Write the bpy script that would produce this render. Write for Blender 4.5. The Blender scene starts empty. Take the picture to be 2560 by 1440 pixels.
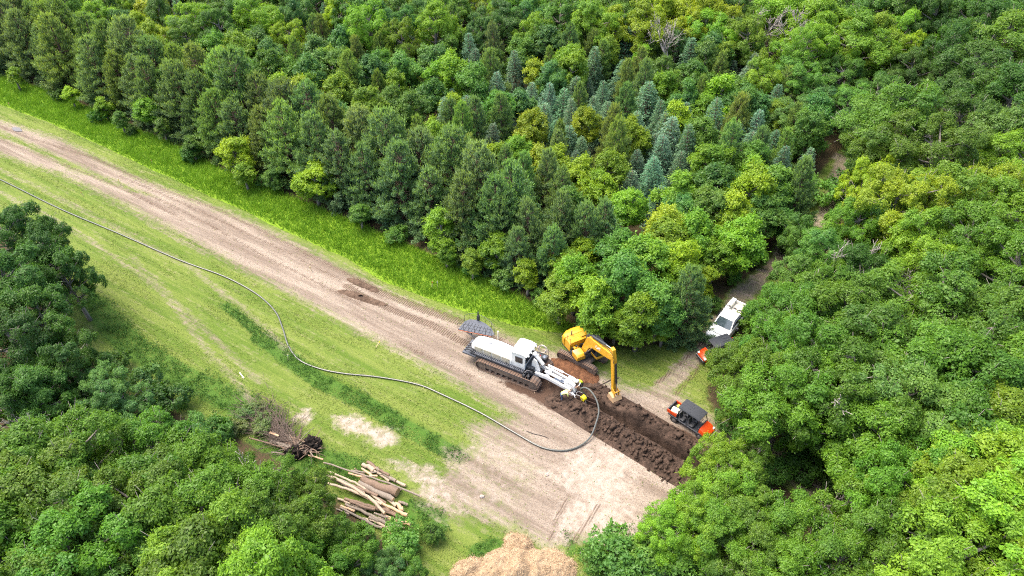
import bpy, math, random
import numpy as np
from mathutils import Vector, Matrix
R = math.radians
scn = bpy.context.scene
COL = scn.collection

# ------------------------------------------------------------------ camera, sky, sun, exposure
CAM_H, PITCH, FOC = 48.0, R(40.0), 1808.0          # drone height, tilt below the horizon, focal length in photo pixels
cd = bpy.data.cameras.new('camera'); cam = bpy.data.objects.new('camera', cd); COL.objects.link(cam)
cam.location = (0, 0, CAM_H); cam.rotation_euler = (R(90) - PITCH, 0, 0)
cd.sensor_width = 36.0; cd.lens = 36.0 * FOC / 2560.0; cd.clip_end = 2000.0; cd.clip_start = 0.5
scn.camera = cam
SUN_EL, SUN_AZ = R(64), R(-62)                     # azimuth from +Y towards +X: light falls from the left, a little from behind the scene
w = bpy.data.worlds.new('World'); scn.world = w; w.use_nodes = True
nt = w.node_tree; bg = nt.nodes['Background']
sky = nt.nodes.new('ShaderNodeTexSky'); sky.sky_type = 'NISHITA'; sky.sun_disc = False
sky.sun_elevation = SUN_EL; sky.sun_rotation = SUN_AZ; sky.air_density = 1.0; sky.dust_density = 5.0; sky.ozone_density = 0.6
nt.links.new(sky.outputs[0], bg.inputs[0]); bg.inputs[1].default_value = 0.15
sd = bpy.data.lights.new('sun', 'SUN'); sd.energy = 1.5; sd.angle = R(48); sd.color = (1.0, 0.93, 0.82)
sun = bpy.data.objects.new('sun', sd); COL.objects.link(sun)
_d = Vector((math.sin(SUN_AZ) * math.cos(SUN_EL), math.cos(SUN_AZ) * math.cos(SUN_EL), math.sin(SUN_EL)))
sun.rotation_euler = _d.to_track_quat('Z', 'Y').to_euler(); sun.location = (-40, 60, 80)
scn.view_settings.view_transform = 'Standard'; scn.view_settings.look = 'None'
scn.view_settings.exposure = 1.70; scn.view_settings.gamma = 1.0; scn.view_settings.use_curve_mapping = False
scn.render.engine = 'CYCLES'
cy = scn.cycles; cy.max_bounces = 6; cy.diffuse_bounces = 3; cy.glossy_bounces = 2; cy.transmission_bounces = 4
cy.transparent_max_bounces = 4; cy.caustics_reflective = False; cy.caustics_refractive = False
cy.use_denoising = False; cy.filter_width = 1.1; cy.sample_clamp_indirect = 3.0

# ------------------------------------------------------------------ surveying: a point of the photo laid on a level z
def g(px, py, z=0.0):
    x = (px - 1280) / FOC; y = (720 - py) / FOC
    dx, dy, dz = x, math.cos(PITCH) + y * math.sin(PITCH), -math.sin(PITCH) + y * math.cos(PITCH)
    t = (CAM_H - z) / -dz
    return (dx * t, dy * t)
def G(pts): return np.array([g(*p) for p in pts])
def in_view(x, y, z, m=0):
    dz = z - CAM_H; dep = y * math.cos(PITCH) - dz * math.sin(PITCH)
    if dep < 1: return False
    u = 1280 + FOC * x / dep; v = 720 - FOC * (y * math.sin(PITCH) + dz * math.cos(PITCH)) / dep
    return -m < u < 2560 + m and -m < v < 1440 + m

# ------------------------------------------------------------------ helpers
def tag(o, label=None, cat=None, group=None, kind=None):
    if label: o['label'] = label
    if cat: o['category'] = cat
    if group: o['group'] = group
    if kind: o['kind'] = kind
    return o
def link(name, me, parent=None, loc=None):
    o = bpy.data.objects.new(name, me); COL.objects.link(o)
    if parent is not None: o.parent = parent
    if loc is not None: o.location = loc
    return o
def empty(name, loc, rz=0.0):
    o = bpy.data.objects.new(name, None); COL.objects.link(o); o.location = loc; o.rotation_euler = (0, 0, rz)
    o.empty_display_size = 0.3
    return o
def np_mesh(name, V, F, mats, attrs=None, mi=None, smooth=False):
    """V (n,3), F (m,k) all faces with k corners"""
    V = np.ascontiguousarray(V, np.float32); F = np.ascontiguousarray(F, np.int32)
    me = bpy.data.meshes.new(name); n, (m, k) = len(V), F.shape
    me.vertices.add(n); me.vertices.foreach_set('co', V.ravel())
    me.loops.add(m * k); me.loops.foreach_set('vertex_index', F.ravel())
    me.polygons.add(m); me.polygons.foreach_set('loop_start', np.arange(0, m * k, k, dtype=np.int32))
    if mi is not None: me.polygons.foreach_set('material_index', np.ascontiguousarray(mi, np.int32))
    if smooth: me.polygons.foreach_set('use_smooth', np.ones(m, bool))
    for nm, (dom, data) in (attrs or {}).items():
        a = me.attributes.new(nm, 'FLOAT', dom); a.data.foreach_set('value', np.ascontiguousarray(data, np.float32))
    for mt in (mats if isinstance(mats, (list, tuple)) else [mats]): me.materials.append(mt)
    me.update(calc_edges=True); return me

class MB:
    """collects polygons; build() links them as one mesh object"""
    def __init__(s): s.v = []; s.f = []; s.m = Matrix.Identity(4)
    def add(s, V, F):
        b = len(s.v); s.v += [tuple(s.m @ Vector(p)) for p in V]; s.f += [tuple(b + i for i in f) for f in F]; return s
    def box(s, x0, x1, y0, y1, z0, z1, c=0.0):
        if c <= 0:
            V = [(x, y, z) for z in (z0, z1) for y in (y0, y1) for x in (x0, x1)]
            return s.add(V, [(0, 2, 3, 1), (4, 5, 7, 6), (0, 1, 5, 4), (2, 6, 7, 3), (0, 4, 6, 2), (1, 3, 7, 5)])
        X, Y, Z = (x0, x1), (y0, y1), (z0, z1); V = []; ix = {}
        c = min(c, .45 * min(x1 - x0, y1 - y0, z1 - z0))
        for i in (0, 1):
            for j in (0, 1):
                for k in (0, 1):
                    sx, sy, sz = (1 - 2 * i) * c, (1 - 2 * j) * c, (1 - 2 * k) * c
                    for a in range(3):
                        p = [X[i] + sx, Y[j] + sy, Z[k] + sz]; p[a] = (X[i], Y[j], Z[k])[a]
                        ix[(i, j, k, a)] = len(V); V.append(tuple(p))
        F = []
        for a in range(3):
            o = [b for b in range(3) if b != a]
            for s0 in (0, 1):
                q = []
                for (p, r) in ((0, 0), (1, 0), (1, 1), (0, 1)):
                    key = [0, 0, 0]; key[a] = s0; key[o[0]] = p; key[o[1]] = r; q.append(ix[(*key, a)])
                F.append(tuple(q))
            for p in (0, 1):
                for r in (0, 1):
                    k0 = [0, 0, 0]; k1 = [0, 0, 0]
                    k0[o[0]] = k1[o[0]] = p; k0[o[1]] = k1[o[1]] = r; k0[a] = 0; k1[a] = 1
                    F.append((ix[(*k0, o[0])], ix[(*k1, o[0])], ix[(*k1, o[1])], ix[(*k0, o[1])]))
        for i in (0, 1):
            for j in (0, 1):
                for k in (0, 1): F.append((ix[(i, j, k, 0)], ix[(i, j, k, 1)], ix[(i, j, k, 2)]))
        return s.add(V, F)
    def prism(s, poly, t0, t1, ax='y'):
        n = len(poly)
        def P(a, b, t): return {'y': (a, t, b), 'z': (a, b, t), 'x': (t, a, b)}[ax]
        V = [P(a, b, t0) for a, b in poly] + [P(a, b, t1) for a, b in poly]
        F = [tuple(range(n)), tuple(range(2 * n - 1, n - 1, -1))] + [(i, (i + 1) % n, n + (i + 1) % n, n + i) for i in range(n)]
        return s.add(V, F)
    def loft(s, rings, cap=True):
        n = len(rings[0]); V = [p for r in rings for p in r]; F = []
        for k in range(len(rings) - 1):
            for i in range(n): F.append((k * n + i, k * n + (i + 1) % n, (k + 1) * n + (i + 1) % n, (k + 1) * n + i))
        if cap: F += [tuple(range(n - 1, -1, -1)), tuple(range((len(rings) - 1) * n, len(rings) * n))]
        return s.add(V, F)
    def tube(s, pts, r, n=6, cap=True):
        pts = [Vector(p) for p in pts]; rs = r if isinstance(r, (list, tuple)) else [r] * len(pts); rings = []
        prev = None
        for i, p in enumerate(pts):
            t = (pts[min(i + 1, len(pts) - 1)] - pts[max(i - 1, 0)]).normalized()
            if prev is None: a = t.orthogonal().normalized()
            else: a = (prev - t * prev.dot(t)); a = a.normalized() if a.length > 1e-5 else t.orthogonal().normalized()
            prev = a; b = t.cross(a)
            rings.append([tuple(p + (a * math.cos(2 * math.pi * k / n) + b * math.sin(2 * math.pi * k / n)) * rs[i]) for k in range(n)])
        return s.loft(rings, cap)
    def cyl(s, p0, p1, r, n=12): return s.tube([p0, p1], r, n)
    def build(s, name, mat, parent=None, smooth=False, bevel=0.0):
        me = bpy.data.meshes.new(name); me.from_pydata(s.v, [], s.f)
        for mt in (mat if isinstance(mat, (list, tuple)) else [mat]): me.materials.append(mt)
        import bmesh
        bm = bmesh.new(); bm.from_mesh(me); bmesh.ops.recalc_face_normals(bm, faces=bm.faces); bm.to_mesh(me); bm.free()
        if smooth:
            me.polygons.foreach_set('use_smooth', [True] * len(me.polygons))
            me.set_sharp_from_angle(angle=R(38))
        o = link(name, me, parent)
        if bevel:
            b = o.modifiers.new('bevel', 'BEVEL'); b.width = bevel; b.segments = 2; b.limit_method = 'ANGLE'; b.angle_limit = R(35)
        return o
def children(o): return [c for c in bpy.data.objects if c.parent == o]

# ------------------------------------------------------------------ numpy noise
def vnoise(P, scale, seed):
    rg = np.random.default_rng(seed); T = rg.random((256, 256)); p = np.asarray(P)[:, :2] / scale + 1000.3
    i = np.floor(p).astype(int); f = p - i; f = f * f * (3 - 2 * f); a, b = i[:, 0] % 256, i[:, 1] % 256; a1, b1 = (a + 1) % 256, (b + 1) % 256
    return (T[a, b] * (1 - f[:, 0]) + T[a1, b] * f[:, 0]) * (1 - f[:, 1]) + (T[a, b1] * (1 - f[:, 0]) + T[a1, b1] * f[:, 0]) * f[:, 1]
def fbm(P, scale, seed, oc=4):
    s = 0; a = 1; t = 0
    for k in range(oc): s = s + a * vnoise(P, scale / 2 ** k, seed + k); t += a; a *= .55
    return s / t
def seg_dist(P, A, B):
    d = B - A; t = np.clip(((P - A) @ d) / max(d @ d, 1e-9), 0, 1); return np.linalg.norm(P - (A + t[:, None] * d), axis=1)
def line_dist(P, L): return np.min([seg_dist(P, L[i], L[i + 1]) for i in range(len(L) - 1)], axis=0)
def inside(P, poly):
    c = np.zeros(len(P), bool); x, y = P[:, 0], P[:, 1]; j = len(poly) - 1
    for i in range(len(poly)):
        xi, yi, xj, yj = *poly[i], *poly[j]
        if yi != yj: c ^= ((yi > y) != (yj > y)) & (x < (xj - xi) * (y - yi) / (yj - yi) + xi)
        j = i
    return c
def area(P, poly, soft):
    d = line_dist(P, np.vstack([poly, poly[:1]])); return np.clip(.5 + np.where(inside(P, poly), d, -d) / (2 * soft), 0, 1)
def sstep(a, b, x): t = np.clip((x - a) / (b - a), 0, 1); return t * t * (3 - 2 * t)

# ------------------------------------------------------------------ node materials
def nodes_of(m):
    m.use_nodes = True; nt = m.node_tree; return nt, nt.nodes['Principled BSDF']
def N(nt, typ, **kw):
    n = nt.nodes.new(typ)
    for k, v in kw.items():
        if k.startswith('i_'):
            key = k[2:]; n.inputs[int(key) if key.isdigit() else key].default_value = v
        else: setattr(n, k, v)
    return n
def mix(nt, fac, a, b, blend='MIX'):
    n = nt.nodes.new('ShaderNodeMix'); n.data_type = 'RGBA'; n.blend_type = blend
    for sock, val in ((n.inputs[0], fac), (n.inputs[6], a), (n.inputs[7], b)):
        if hasattr(val, 'is_output'): nt.links.new(val, sock)
        elif isinstance(val, (tuple, list)): sock.default_value = (*val[:3], 1.0)
        else: sock.default_value = val
    return n.outputs[2]
def math_(nt, op, a, b=None, c=None, clamp=False):
    n = nt.nodes.new('ShaderNodeMath'); n.operation = op; n.use_clamp = clamp
    for sock, val in zip(n.inputs, (a, b, c)):
        if val is None: continue
        if hasattr(val, 'is_output'): nt.links.new(val, sock)
        else: sock.default_value = val
    return n.outputs[0]
def ramp01(nt, x, lo, hi):
    n = nt.nodes.new('ShaderNodeMapRange'); n.interpolation_type = 'SMOOTHSTEP'
    n.inputs[1].default_value = lo; n.inputs[2].default_value = hi
    nt.links.new(x, n.inputs[0]); return n.outputs[0]
def noise(nt, vec, scale, detail=4, rough=.55, out=0):
    n = nt.nodes.new('ShaderNodeTexNoise'); n.inputs['Scale'].default_value = scale; n.inputs['Detail'].default_value = detail
    n.inputs['Roughness'].default_value = rough
    if vec is not None: nt.links.new(vec, n.inputs['Vector'])
    return n.outputs[out]
def attr(nt, name): return N(nt, 'ShaderNodeAttribute', attribute_name=name).outputs['Fac']
_MAT = {}
def plain(name, col, rough=.6, metal=0.0, dirt=0.0, dirt_col=(.16, .105, .07), scale=6.0, spec=.5, bump=0.0, coat=0.0):
    if name in _MAT: return _MAT[name]
    m = bpy.data.materials.new(name); nt, b = nodes_of(m); tc = N(nt, 'ShaderNodeTexCoord')
    n1 = noise(nt, tc.outputs['Object'], scale, 5); n2 = noise(nt, tc.outputs['Object'], scale * .22, 3)
    c = mix(nt, ramp01(nt, n1, .35, .7), tuple(x * .9 for x in col), tuple(min(1, x * 1.06) for x in col))
    if dirt > 0:
        f = math_(nt, 'MULTIPLY', ramp01(nt, math_(nt, 'ADD', math_(nt, 'MULTIPLY', n1, .5), math_(nt, 'MULTIPLY', n2, .5)), .62 - .3 * dirt, .78 - .2 * dirt), min(1, dirt * 1.3))
        c = mix(nt, f, c, dirt_col)
        r = math_(nt, 'ADD', rough, math_(nt, 'MULTIPLY', f, .9 - rough)); nt.links.new(r, b.inputs['Roughness'])
    else: b.inputs['Roughness'].default_value = rough
    nt.links.new(c, b.inputs['Base Color']); b.inputs['Metallic'].default_value = metal
    b.inputs['Specular IOR Level'].default_value = spec; b.inputs['Coat Weight'].default_value = coat
    if bump > 0:
        bp = N(nt, 'ShaderNodeBump'); bp.inputs['Strength'].default_value = bump; bp.inputs['Distance'].default_value = .03
        nt.links.new(n1, bp.inputs['Height']); nt.links.new(bp.outputs[0], b.inputs['Normal'])
    _MAT[name] = m; return m

# ------------------------------------------------------------------ the ground: where grass, dirt, sand and mud lie
ROAD_UP = [(-400, 130), (0, 300), (150, 347), (300, 422), (450, 484), (600, 540), (720, 596), (860, 668), (1000, 742), (1150, 800), (1300, 852), (1420, 885)]
ROAD_LO = [(-400, 190), (0, 388), (150, 434), (300, 505), (450, 585), (560, 648), (680, 712), (800, 775), (900, 830), (1000, 880), (1090, 930), (1190, 985), (1290, 1045)]
STRIP_LO = [(-400, 90), (0, 262), (130, 308), (300, 386), (480, 470), (620, 532), (760, 598), (870, 648), (960, 702), (1060, 742), (1180, 785), (1290, 815), (1420, 838)]
STRIP_UP = [(-400, 40), (0, 190), (150, 235), (300, 305), (420, 355), (560, 425), (700, 480), (850, 540), (1000, 600), (1100, 645), (1200, 688), (1300, 740), (1430, 815)]
Pstrip = np.vstack([G(STRIP_UP), G(STRIP_LO)[::-1]])
Proad = np.vstack([G(ROAD_UP), G([(1420, 885), (1560, 960), (1700, 975), (1790, 1050), (1790, 1110), (1720, 1240), (1640, 1300), (1560, 1350), (1370, 1370), (1280, 1320), (1080, 1285), (1040, 1230), (1120, 1170), (1180, 1110), (1150, 1050)]), G(ROAD_LO)[::-1]])
Pmed = G([(-400, 150), (0, 322), (110, 372), (250, 435), (400, 495), (330, 480), (180, 425), (60, 368), (0, 345)])
Psand = G([(1430, 1105), (1570, 1130), (1600, 1180), (1570, 1250), (1610, 1310), (1530, 1350), (1380, 1355), (1395, 1290), (1440, 1240), (1370, 1190)])
Ppatch = [G([(725, 1035), (775, 1015), (790, 1050), (745, 1065)]), G([(820, 1040), (900, 1035), (930, 1060), (1000, 1075), (1000, 1110), (950, 1130), (900, 1085), (850, 1085)]),
          G([(960, 1150), (1080, 1150), (1120, 1200), (1180, 1290), (1060, 1270), (1040, 1215)]), G([(1090, 1120), (1200, 1100), (1340, 1110), (1360, 1190), (1250, 1290), (1150, 1260)])]
Pfield = np.vstack([G(STRIP_UP), G([(1500, 862), (1600, 872), (1720, 850), (1830, 730), (1990, 560), (2060, 420), (2120, 350), (2150, 420), (2060, 620), (1900, 760), (1800, 900), (1770, 1000), (1810, 1080), (1800, 1130), (1740, 1250), (1640, 1380), (1540, 1470), (1100, 1470), (980, 1370), (860, 1260), (700, 1150), (560, 1080), (330, 985), (190, 860), (60, 650), (-40, 520), (-400, 330)])])
Pthin = G([(1060, 1000), (1200, 1030), (1320, 1090), (1390, 1180), (1330, 1300), (1200, 1330), (1060, 1290), (980, 1160)])
Pclear = G([(1480, 880), (1620, 900), (1720, 905), (1780, 880), (1765, 1010), (1680, 1000), (1560, 965)])       # thin grass before the corner trees
LPATH = G([(1640, 985), (1700, 935), (1760, 872), (1860, 735), (1950, 640), (2040, 560), (2090, 480), (2105, 400), (2060, 370), (1960, 330)])
LGULLY = G([(1780, 1075), (1850, 1105), (1930, 1140), (2010, 1195), (2090, 1260), (2160, 1310)])
LWORN = [G([(-60, 450), (0, 480), (120, 540), (250, 620), (400, 720), (520, 830), (640, 950)]), G([(-60, 395), (100, 470), (300, 575), (470, 665), (600, 765), (720, 880)]), G([(40, 390), (200, 462), (380, 560), (520, 640)]), G([(330, 640), (430, 760), (520, 880), (640, 1010)])]
LRANK = [(G([(650, 845), (700, 880), (800, 952), (920, 1012), (1010, 1068), (1150, 1142)]), .8), (G([(230, 760), (330, 862), (420, 922), (560, 992), (660, 1040)]), 1.3),
         (G([(1010, 1275), (1090, 1300), (1060, 1330)]), .8), (G([(560, 760), (640, 830)]), .5), (G([(760, 1150), (880, 1170)]), 1.2), (G([(610, 1010), (690, 1090)]), 1.4), (G([(1420, 1350), (1440, 1385)]), .5), (G([(1180, 1370), (1240, 1360)]), .7), (G([(640, 1120), (760, 1170)]), 1.0), (G([(1560, 1340), (1640, 1290)]), .6)]
LTREAD = [(G([(868, 715), (900, 738), (990, 778), (1075, 812), (1170, 862)]), .42), (G([(890, 700), (930, 722), (1040, 765), (1150, 805)]), .45), (G([(-60, 290), (60, 340), (240, 398), (400, 470), (560, 530), (720, 610), (880, 690)]), .35), (G([(360, 480), (520, 560), (660, 640), (780, 700), (900, 760)]), .3), (G([(300, 440), (440, 500), (600, 575), (740, 640), (850, 700)]), .3), (G([(0, 350), (120, 395), (300, 470), (460, 548)]), .3), (G([(960, 735), (1060, 780), (1160, 815), (1260, 850)]), .3), (G([(1000, 860), (1090, 900), (1180, 940)]), .3), (G([(1420, 1240), (1390, 1300), (1375, 1350)]), .25), (G([(1500, 1260), (1450, 1330), (1420, 1370)]), .25), (G([(1640, 960), (1700, 910), (1750, 860), (1790, 800)]), .25), (G([(1690, 985), (1740, 930), (1770, 880)]), .25)]
Pmud = G([(1240, 955), (1345, 960), (1400, 900), (1480, 955), (1560, 1005), (1750, 1095), (1750, 1135), (1690, 1205), (1560, 1118), (1470, 1058), (1380, 1030), (1335, 1000), (1300, 985)])
TR0 = np.array(g(1462, 992)); TR1 = np.array(g(1709, 1139)); TRD = (TR1 - TR0) / np.linalg.norm(TR1 - TR0); TRN = np.array((-TRD[1], TRD[0]))
ROWDIR = R(-33.0)
def masks(P):
    o = {}
    wob = (fbm(P, 3.0, 5) - .5)[:, None] * 1.2; Q = P + np.hstack([wob, -wob])
    o['field'] = np.maximum(area(Q, Pfield, 1.0), 1 - sstep(1.2, 2.6, line_dist(Q, LGULLY)))
    rd = area(Q, Proad, 1.4) * (1 - .75 * area(Q, Pmed, .7))
    o['lush'] = area(P + .35 * np.hstack([wob, wob]), Pstrip, .25)
    path = np.maximum(1 - sstep(.5, 1.5, line_dist(Q, LPATH)), .8 * (1 - sstep(.8, 2.4, line_dist(Q, LGULLY))))
    o['dirt'] = np.maximum.reduce([rd * (1 - .36 * area(Q, Pclear, 2.2)) * (1 - .24 * area(Q, Pthin, 1.5)), path * .7] + [.62 * area(Q, p, .8) for p in Ppatch] + [.46 * (1 - sstep(.2, .75, line_dist(Q, l))) for l in LWORN]) * (1 - o['lush'])
    o['sand'] = np.maximum.reduce([area(Q, Psand, 1.4)] + [(.85, .85, .6, .35)[i] * area(Q, p, .6) for i, p in enumerate(Ppatch)])
    o['rank'] = np.maximum.reduce([1 - sstep(w * .5, w * 1.5, line_dist(Q, l)) for l, w in LRANK])
    o['tread'] = np.maximum.reduce([(1 - sstep(w * .7, w * 1.4, line_dist(P, l))) * (1 if i < 2 else .62) for i, (l, w) in enumerate(LTREAD)])
    o['mud'] = area(Q, Pmud, .5)
    return o
def trench_uv(P): d = P - TR0; return d @ TRD, d @ TRN
TR_LEN = 17.0
def ground_z(P, dig=True):
    z = (fbm(P, 9.0, 31, 3) - .5) * .16 + (fbm(P, 1.6, 41, 2) - .5) * .05
    for i, (l, w) in enumerate(LTREAD[:2]): z += .14 * np.clip(1 - line_dist(P, l) / (w * 1.6), 0, 1) * fbm(P, .7, 60 + i, 2)
    if not dig: return z
    u, v = trench_uv(P); a = sstep(-.2, .5, u) * (1 - sstep(TR_LEN - .6, TR_LEN, u)) * (1 - sstep(.9, 1.25, np.abs(v + .2)))
    return z - 2.0 * a
def axis(lo, hi, flo, fhi, fine, n=26):
    mid = np.arange(flo, fhi, fine); t = np.linspace(0, 1, n)[1:] ** 2.2
    return np.concatenate([(flo - (flo - lo) * t)[::-1], mid, mid[-1] + (hi - mid[-1]) * t])
gx = axis(-900, 900, -84, 46, .34); gy = axis(-300, 1500, 22, 112, .34)
# a finer band of grid lines where the trench is
gx = np.unique(np.round(np.concatenate([gx, np.arange(4, 20, .17)]), 4)); gy = np.unique(np.round(np.concatenate([gy, np.arange(32, 45, .17)]), 4))
gx = gx[np.insert(np.diff(gx) > .07, 0, True)]; gy = gy[np.insert(np.diff(gy) > .07, 0, True)]
XX, YY = np.meshgrid(gx, gy); GP = np.column_stack([XX.ravel(), YY.ravel()])
near = (np.abs(GP[:, 0]) < 110) & (GP[:, 1] > 10) & (GP[:, 1] < 150)
MK = {k: np.zeros(len(GP)) for k in ('field', 'lush', 'dirt', 'sand', 'rank', 'tread', 'mud')}
for k, v in masks(GP[near]).items(): MK[k][near] = v
GZ = ground_z(GP)
ii = np.arange(len(gy) - 1)[:, None] * len(gx) + np.arange(len(gx) - 1)[None, :]; ii = ii.ravel()
GF = np.column_stack([ii, ii + 1, ii + 1 + len(gx), ii + len(gx)])

def ground_material():
    m = bpy.data.materials.new('ground'); nt, b = nodes_of(m); tc = N(nt, 'ShaderNodeTexCoord'); P = tc.outputs['Object']
    mp = N(nt, 'ShaderNodeMapping', vector_type='TEXTURE'); mp.inputs['Rotation'].default_value = (0, 0, ROWDIR); mp.inputs['Scale'].default_value = (13.0, 1.0, 1.0)
    nt.links.new(P, mp.inputs[0])
    st = noise(nt, mp.outputs[0], .9, 5, .62); st2 = noise(nt, mp.outputs[0], 3.2, 4, .6)
    n0 = noise(nt, P, .35, 4, .6); n1 = noise(nt, P, 1.7, 5, .62); n2 = noise(nt, P, 9.0, 5, .65); n3 = noise(nt, P, 40.0, 3, .6)
    # meadow: yellow-green and mid green streaked along the strip, straw where it was mown
    gA = mix(nt, ramp01(nt, st, .36, .62), (.120, .190, .026), (.212, .262, .056))
    gA = mix(nt, ramp01(nt, n2, .3, .72), mix(nt, .45, gA, (.07, .135, .018)), gA)
    straw = mix(nt, n2, (.36, .32, .19), (.25, .25, .11))
    sf = ramp01(nt, math_(nt, 'ADD', math_(nt, 'MULTIPLY', st2, .55), math_(nt, 'MULTIPLY', n1, .45)), .50, .68)
    gA = mix(nt, math_(nt, 'MULTIPLY', sf, .55), gA, straw)
    mixn = math_(nt, 'ADD', math_(nt, 'MULTIPLY', st2, .5), math_(nt, 'MULTIPLY', n2, .5))
    mixd = math_(nt, 'ADD', math_(nt, 'MULTIPLY', mixn, .65), math_(nt, 'MULTIPLY', n1, .35))
    def edge(name, k, lo=.36, hi=.64, nn=None):
        x = math_(nt, 'ADD', attr(nt, name), math_(nt, 'MULTIPLY', math_(nt, 'SUBTRACT', nn or n1, .5), k)); return ramp01(nt, x, lo, hi)
    c = mix(nt, math_(nt, 'MULTIPLY', edge('rank', 2.2, .25, .85, mixd), .9), gA, mix(nt, n2, (.05, .125, .016), (.09, .19, .028)))
    # bare soil of the haul road
    so = mix(nt, ramp01(nt, st, .33, .66), (.225, .176, .137), (.405, .338, .270))
    so = mix(nt, ramp01(nt, n2, .42, .75), so, (.175, .125, .092)); so = mix(nt, math_(nt, 'MULTIPLY', ramp01(nt, st2, .55, .75), .5), so, (.45, .375, .300))
    so = mix(nt, math_(nt, 'MULTIPLY', ramp01(nt, n3, .58, .75), .45), so, (.20, .15, .09))
    c = mix(nt, edge('dirt', 2.2, .20, .85, mixd), c, so)
    sn = mix(nt, ramp01(nt, n1, .3, .7), (.36, .285, .225), (.52, .45, .38)); sn = mix(nt, math_(nt, 'MULTIPLY', ramp01(nt, n2, .5, .72), .7), sn, (.30, .225, .165))
    c = mix(nt, math_(nt, 'MULTIPLY', edge('sand', 1.3, .25, 1.0), .85), c, sn)
    c = mix(nt, edge('lush', .25), c, mix(nt, n2, (.17, .30, .018), (.24, .38, .030)))
    # churned tracks with the lug pattern of the crawler
    wv = N(nt, 'ShaderNodeTexWave', wave_type='BANDS', bands_direction='X'); wv.inputs['Scale'].default_value = 1.0; wv.inputs['Distortion'].default_value = 1.2; wv.inputs['Detail'].default_value = 2
    mp2 = N(nt, 'ShaderNodeMapping', vector_type='TEXTURE'); mp2.inputs['Rotation'].default_value = (0, 0, R(-30)); mp2.inputs['Scale'].default_value = (.7, .7, 1); nt.links.new(P, mp2.inputs[0]); nt.links.new(mp2.outputs[0], wv.inputs[0])
    lug = ramp01(nt, wv.outputs[1], .35, .75)
    tr = edge('tread', .9, .35, .75, n1)
    c = mix(nt, math_(nt, 'MULTIPLY', tr, math_(nt, 'ADD', .25, math_(nt, 'MULTIPLY', lug, .6))), c, (.135, .088, .060))
    mud = edge('mud', .8, .38, .66, n1)
    c = mix(nt, mud, c, mix(nt, n2, (.060, .036, .025), (.145, .090, .062)))
    # woodland floor
    lit = mix(nt, n1, (.055, .040, .022), (.13, .085, .05)); lit = mix(nt, ramp01(nt, n2, .48, .62), lit, (.035, .06, .014))
    c = mix(nt, edge('field', .5), lit, c)
    c = mix(nt, 1.0, c, (.70, .70, .70), 'MULTIPLY'); nt.links.new(c, b.inputs['Base Color']); b.inputs['Roughness'].default_value = .95; b.inputs['Specular IOR Level'].default_value = .15
    h = math_(nt, 'ADD', math_(nt, 'MULTIPLY', n2, .6), math_(nt, 'ADD', math_(nt, 'MULTIPLY', n3, .25), math_(nt, 'MULTIPLY', math_(nt, 'MULTIPLY', lug, tr), .6)))
    bp = N(nt, 'ShaderNodeBump'); bp.inputs['Strength'].default_value = .7; bp.inputs['Distance'].default_value = .09
    nt.links.new(h, bp.inputs['Height']); nt.links.new(bp.outputs[0], b.inputs['Normal'])
    return m
M_GROUND = ground_material()
go = link('ground', np_mesh('ground', np.column_stack([GP, GZ]), GF, M_GROUND, {k: ('POINT', v) for k, v in MK.items()}, smooth=True))
tag(go, 'grassy right of way with a bare haul road, sand and mud', 'ground', kind='structure')
# ------------------------------------------------------------------ foliage materials: the tree's own colour comes from its crown object's colour
def leaf_material(name, gloss=.45, trans=.42, warm=(1.22, 1.14, .72), cool=(.68, .80, .85)):
    m = bpy.data.materials.new(name); nt, b = nodes_of(m)
    oi = N(nt, 'ShaderNodeObjectInfo'); t = attr(nt, 'tint')
    k = mix(nt, t, cool, warm); c = mix(nt, 1.0, oi.outputs['Color'], k, 'MULTIPLY')
    nt.links.new(c, b.inputs['Base Color']); b.inputs['Roughness'].default_value = gloss; b.inputs['Specular IOR Level'].default_value = .3
    tr = N(nt, 'ShaderNodeBsdfTranslucent'); nt.links.new(mix(nt, 1.0, c, (1.35, 1.25, .55), 'MULTIPLY'), tr.inputs[0])
    ms = N(nt, 'ShaderNodeMixShader'); ms.inputs[0].default_value = trans
    nt.links.new(b.outputs[0], ms.inputs[1]); nt.links.new(tr.outputs[0], ms.inputs[2])
    nt.links.new(ms.outputs[0], nt.nodes['Material Output'].inputs[0]); return m
M_LEAF = leaf_material('leaf'); M_NEEDLE = leaf_material('needle', .55, .32, (1.22, 1.15, .8), (.72, .8, .85))
M_CANDLE = leaf_material('candle', .6, .25, (2.0, 1.85, .85), (1.4, 1.35, .8))
M_BARK = plain('bark', (.21, .185, .16), .9, scale=9, bump=.6)
M_PINEBARK = plain('pine_bark', (.15, .095, .07), .9, scale=9, bump=.6)
M_DEADBARK = plain('bleached_wood', (.30, .27, .24), .85, scale=7, bump=.3)

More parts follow.
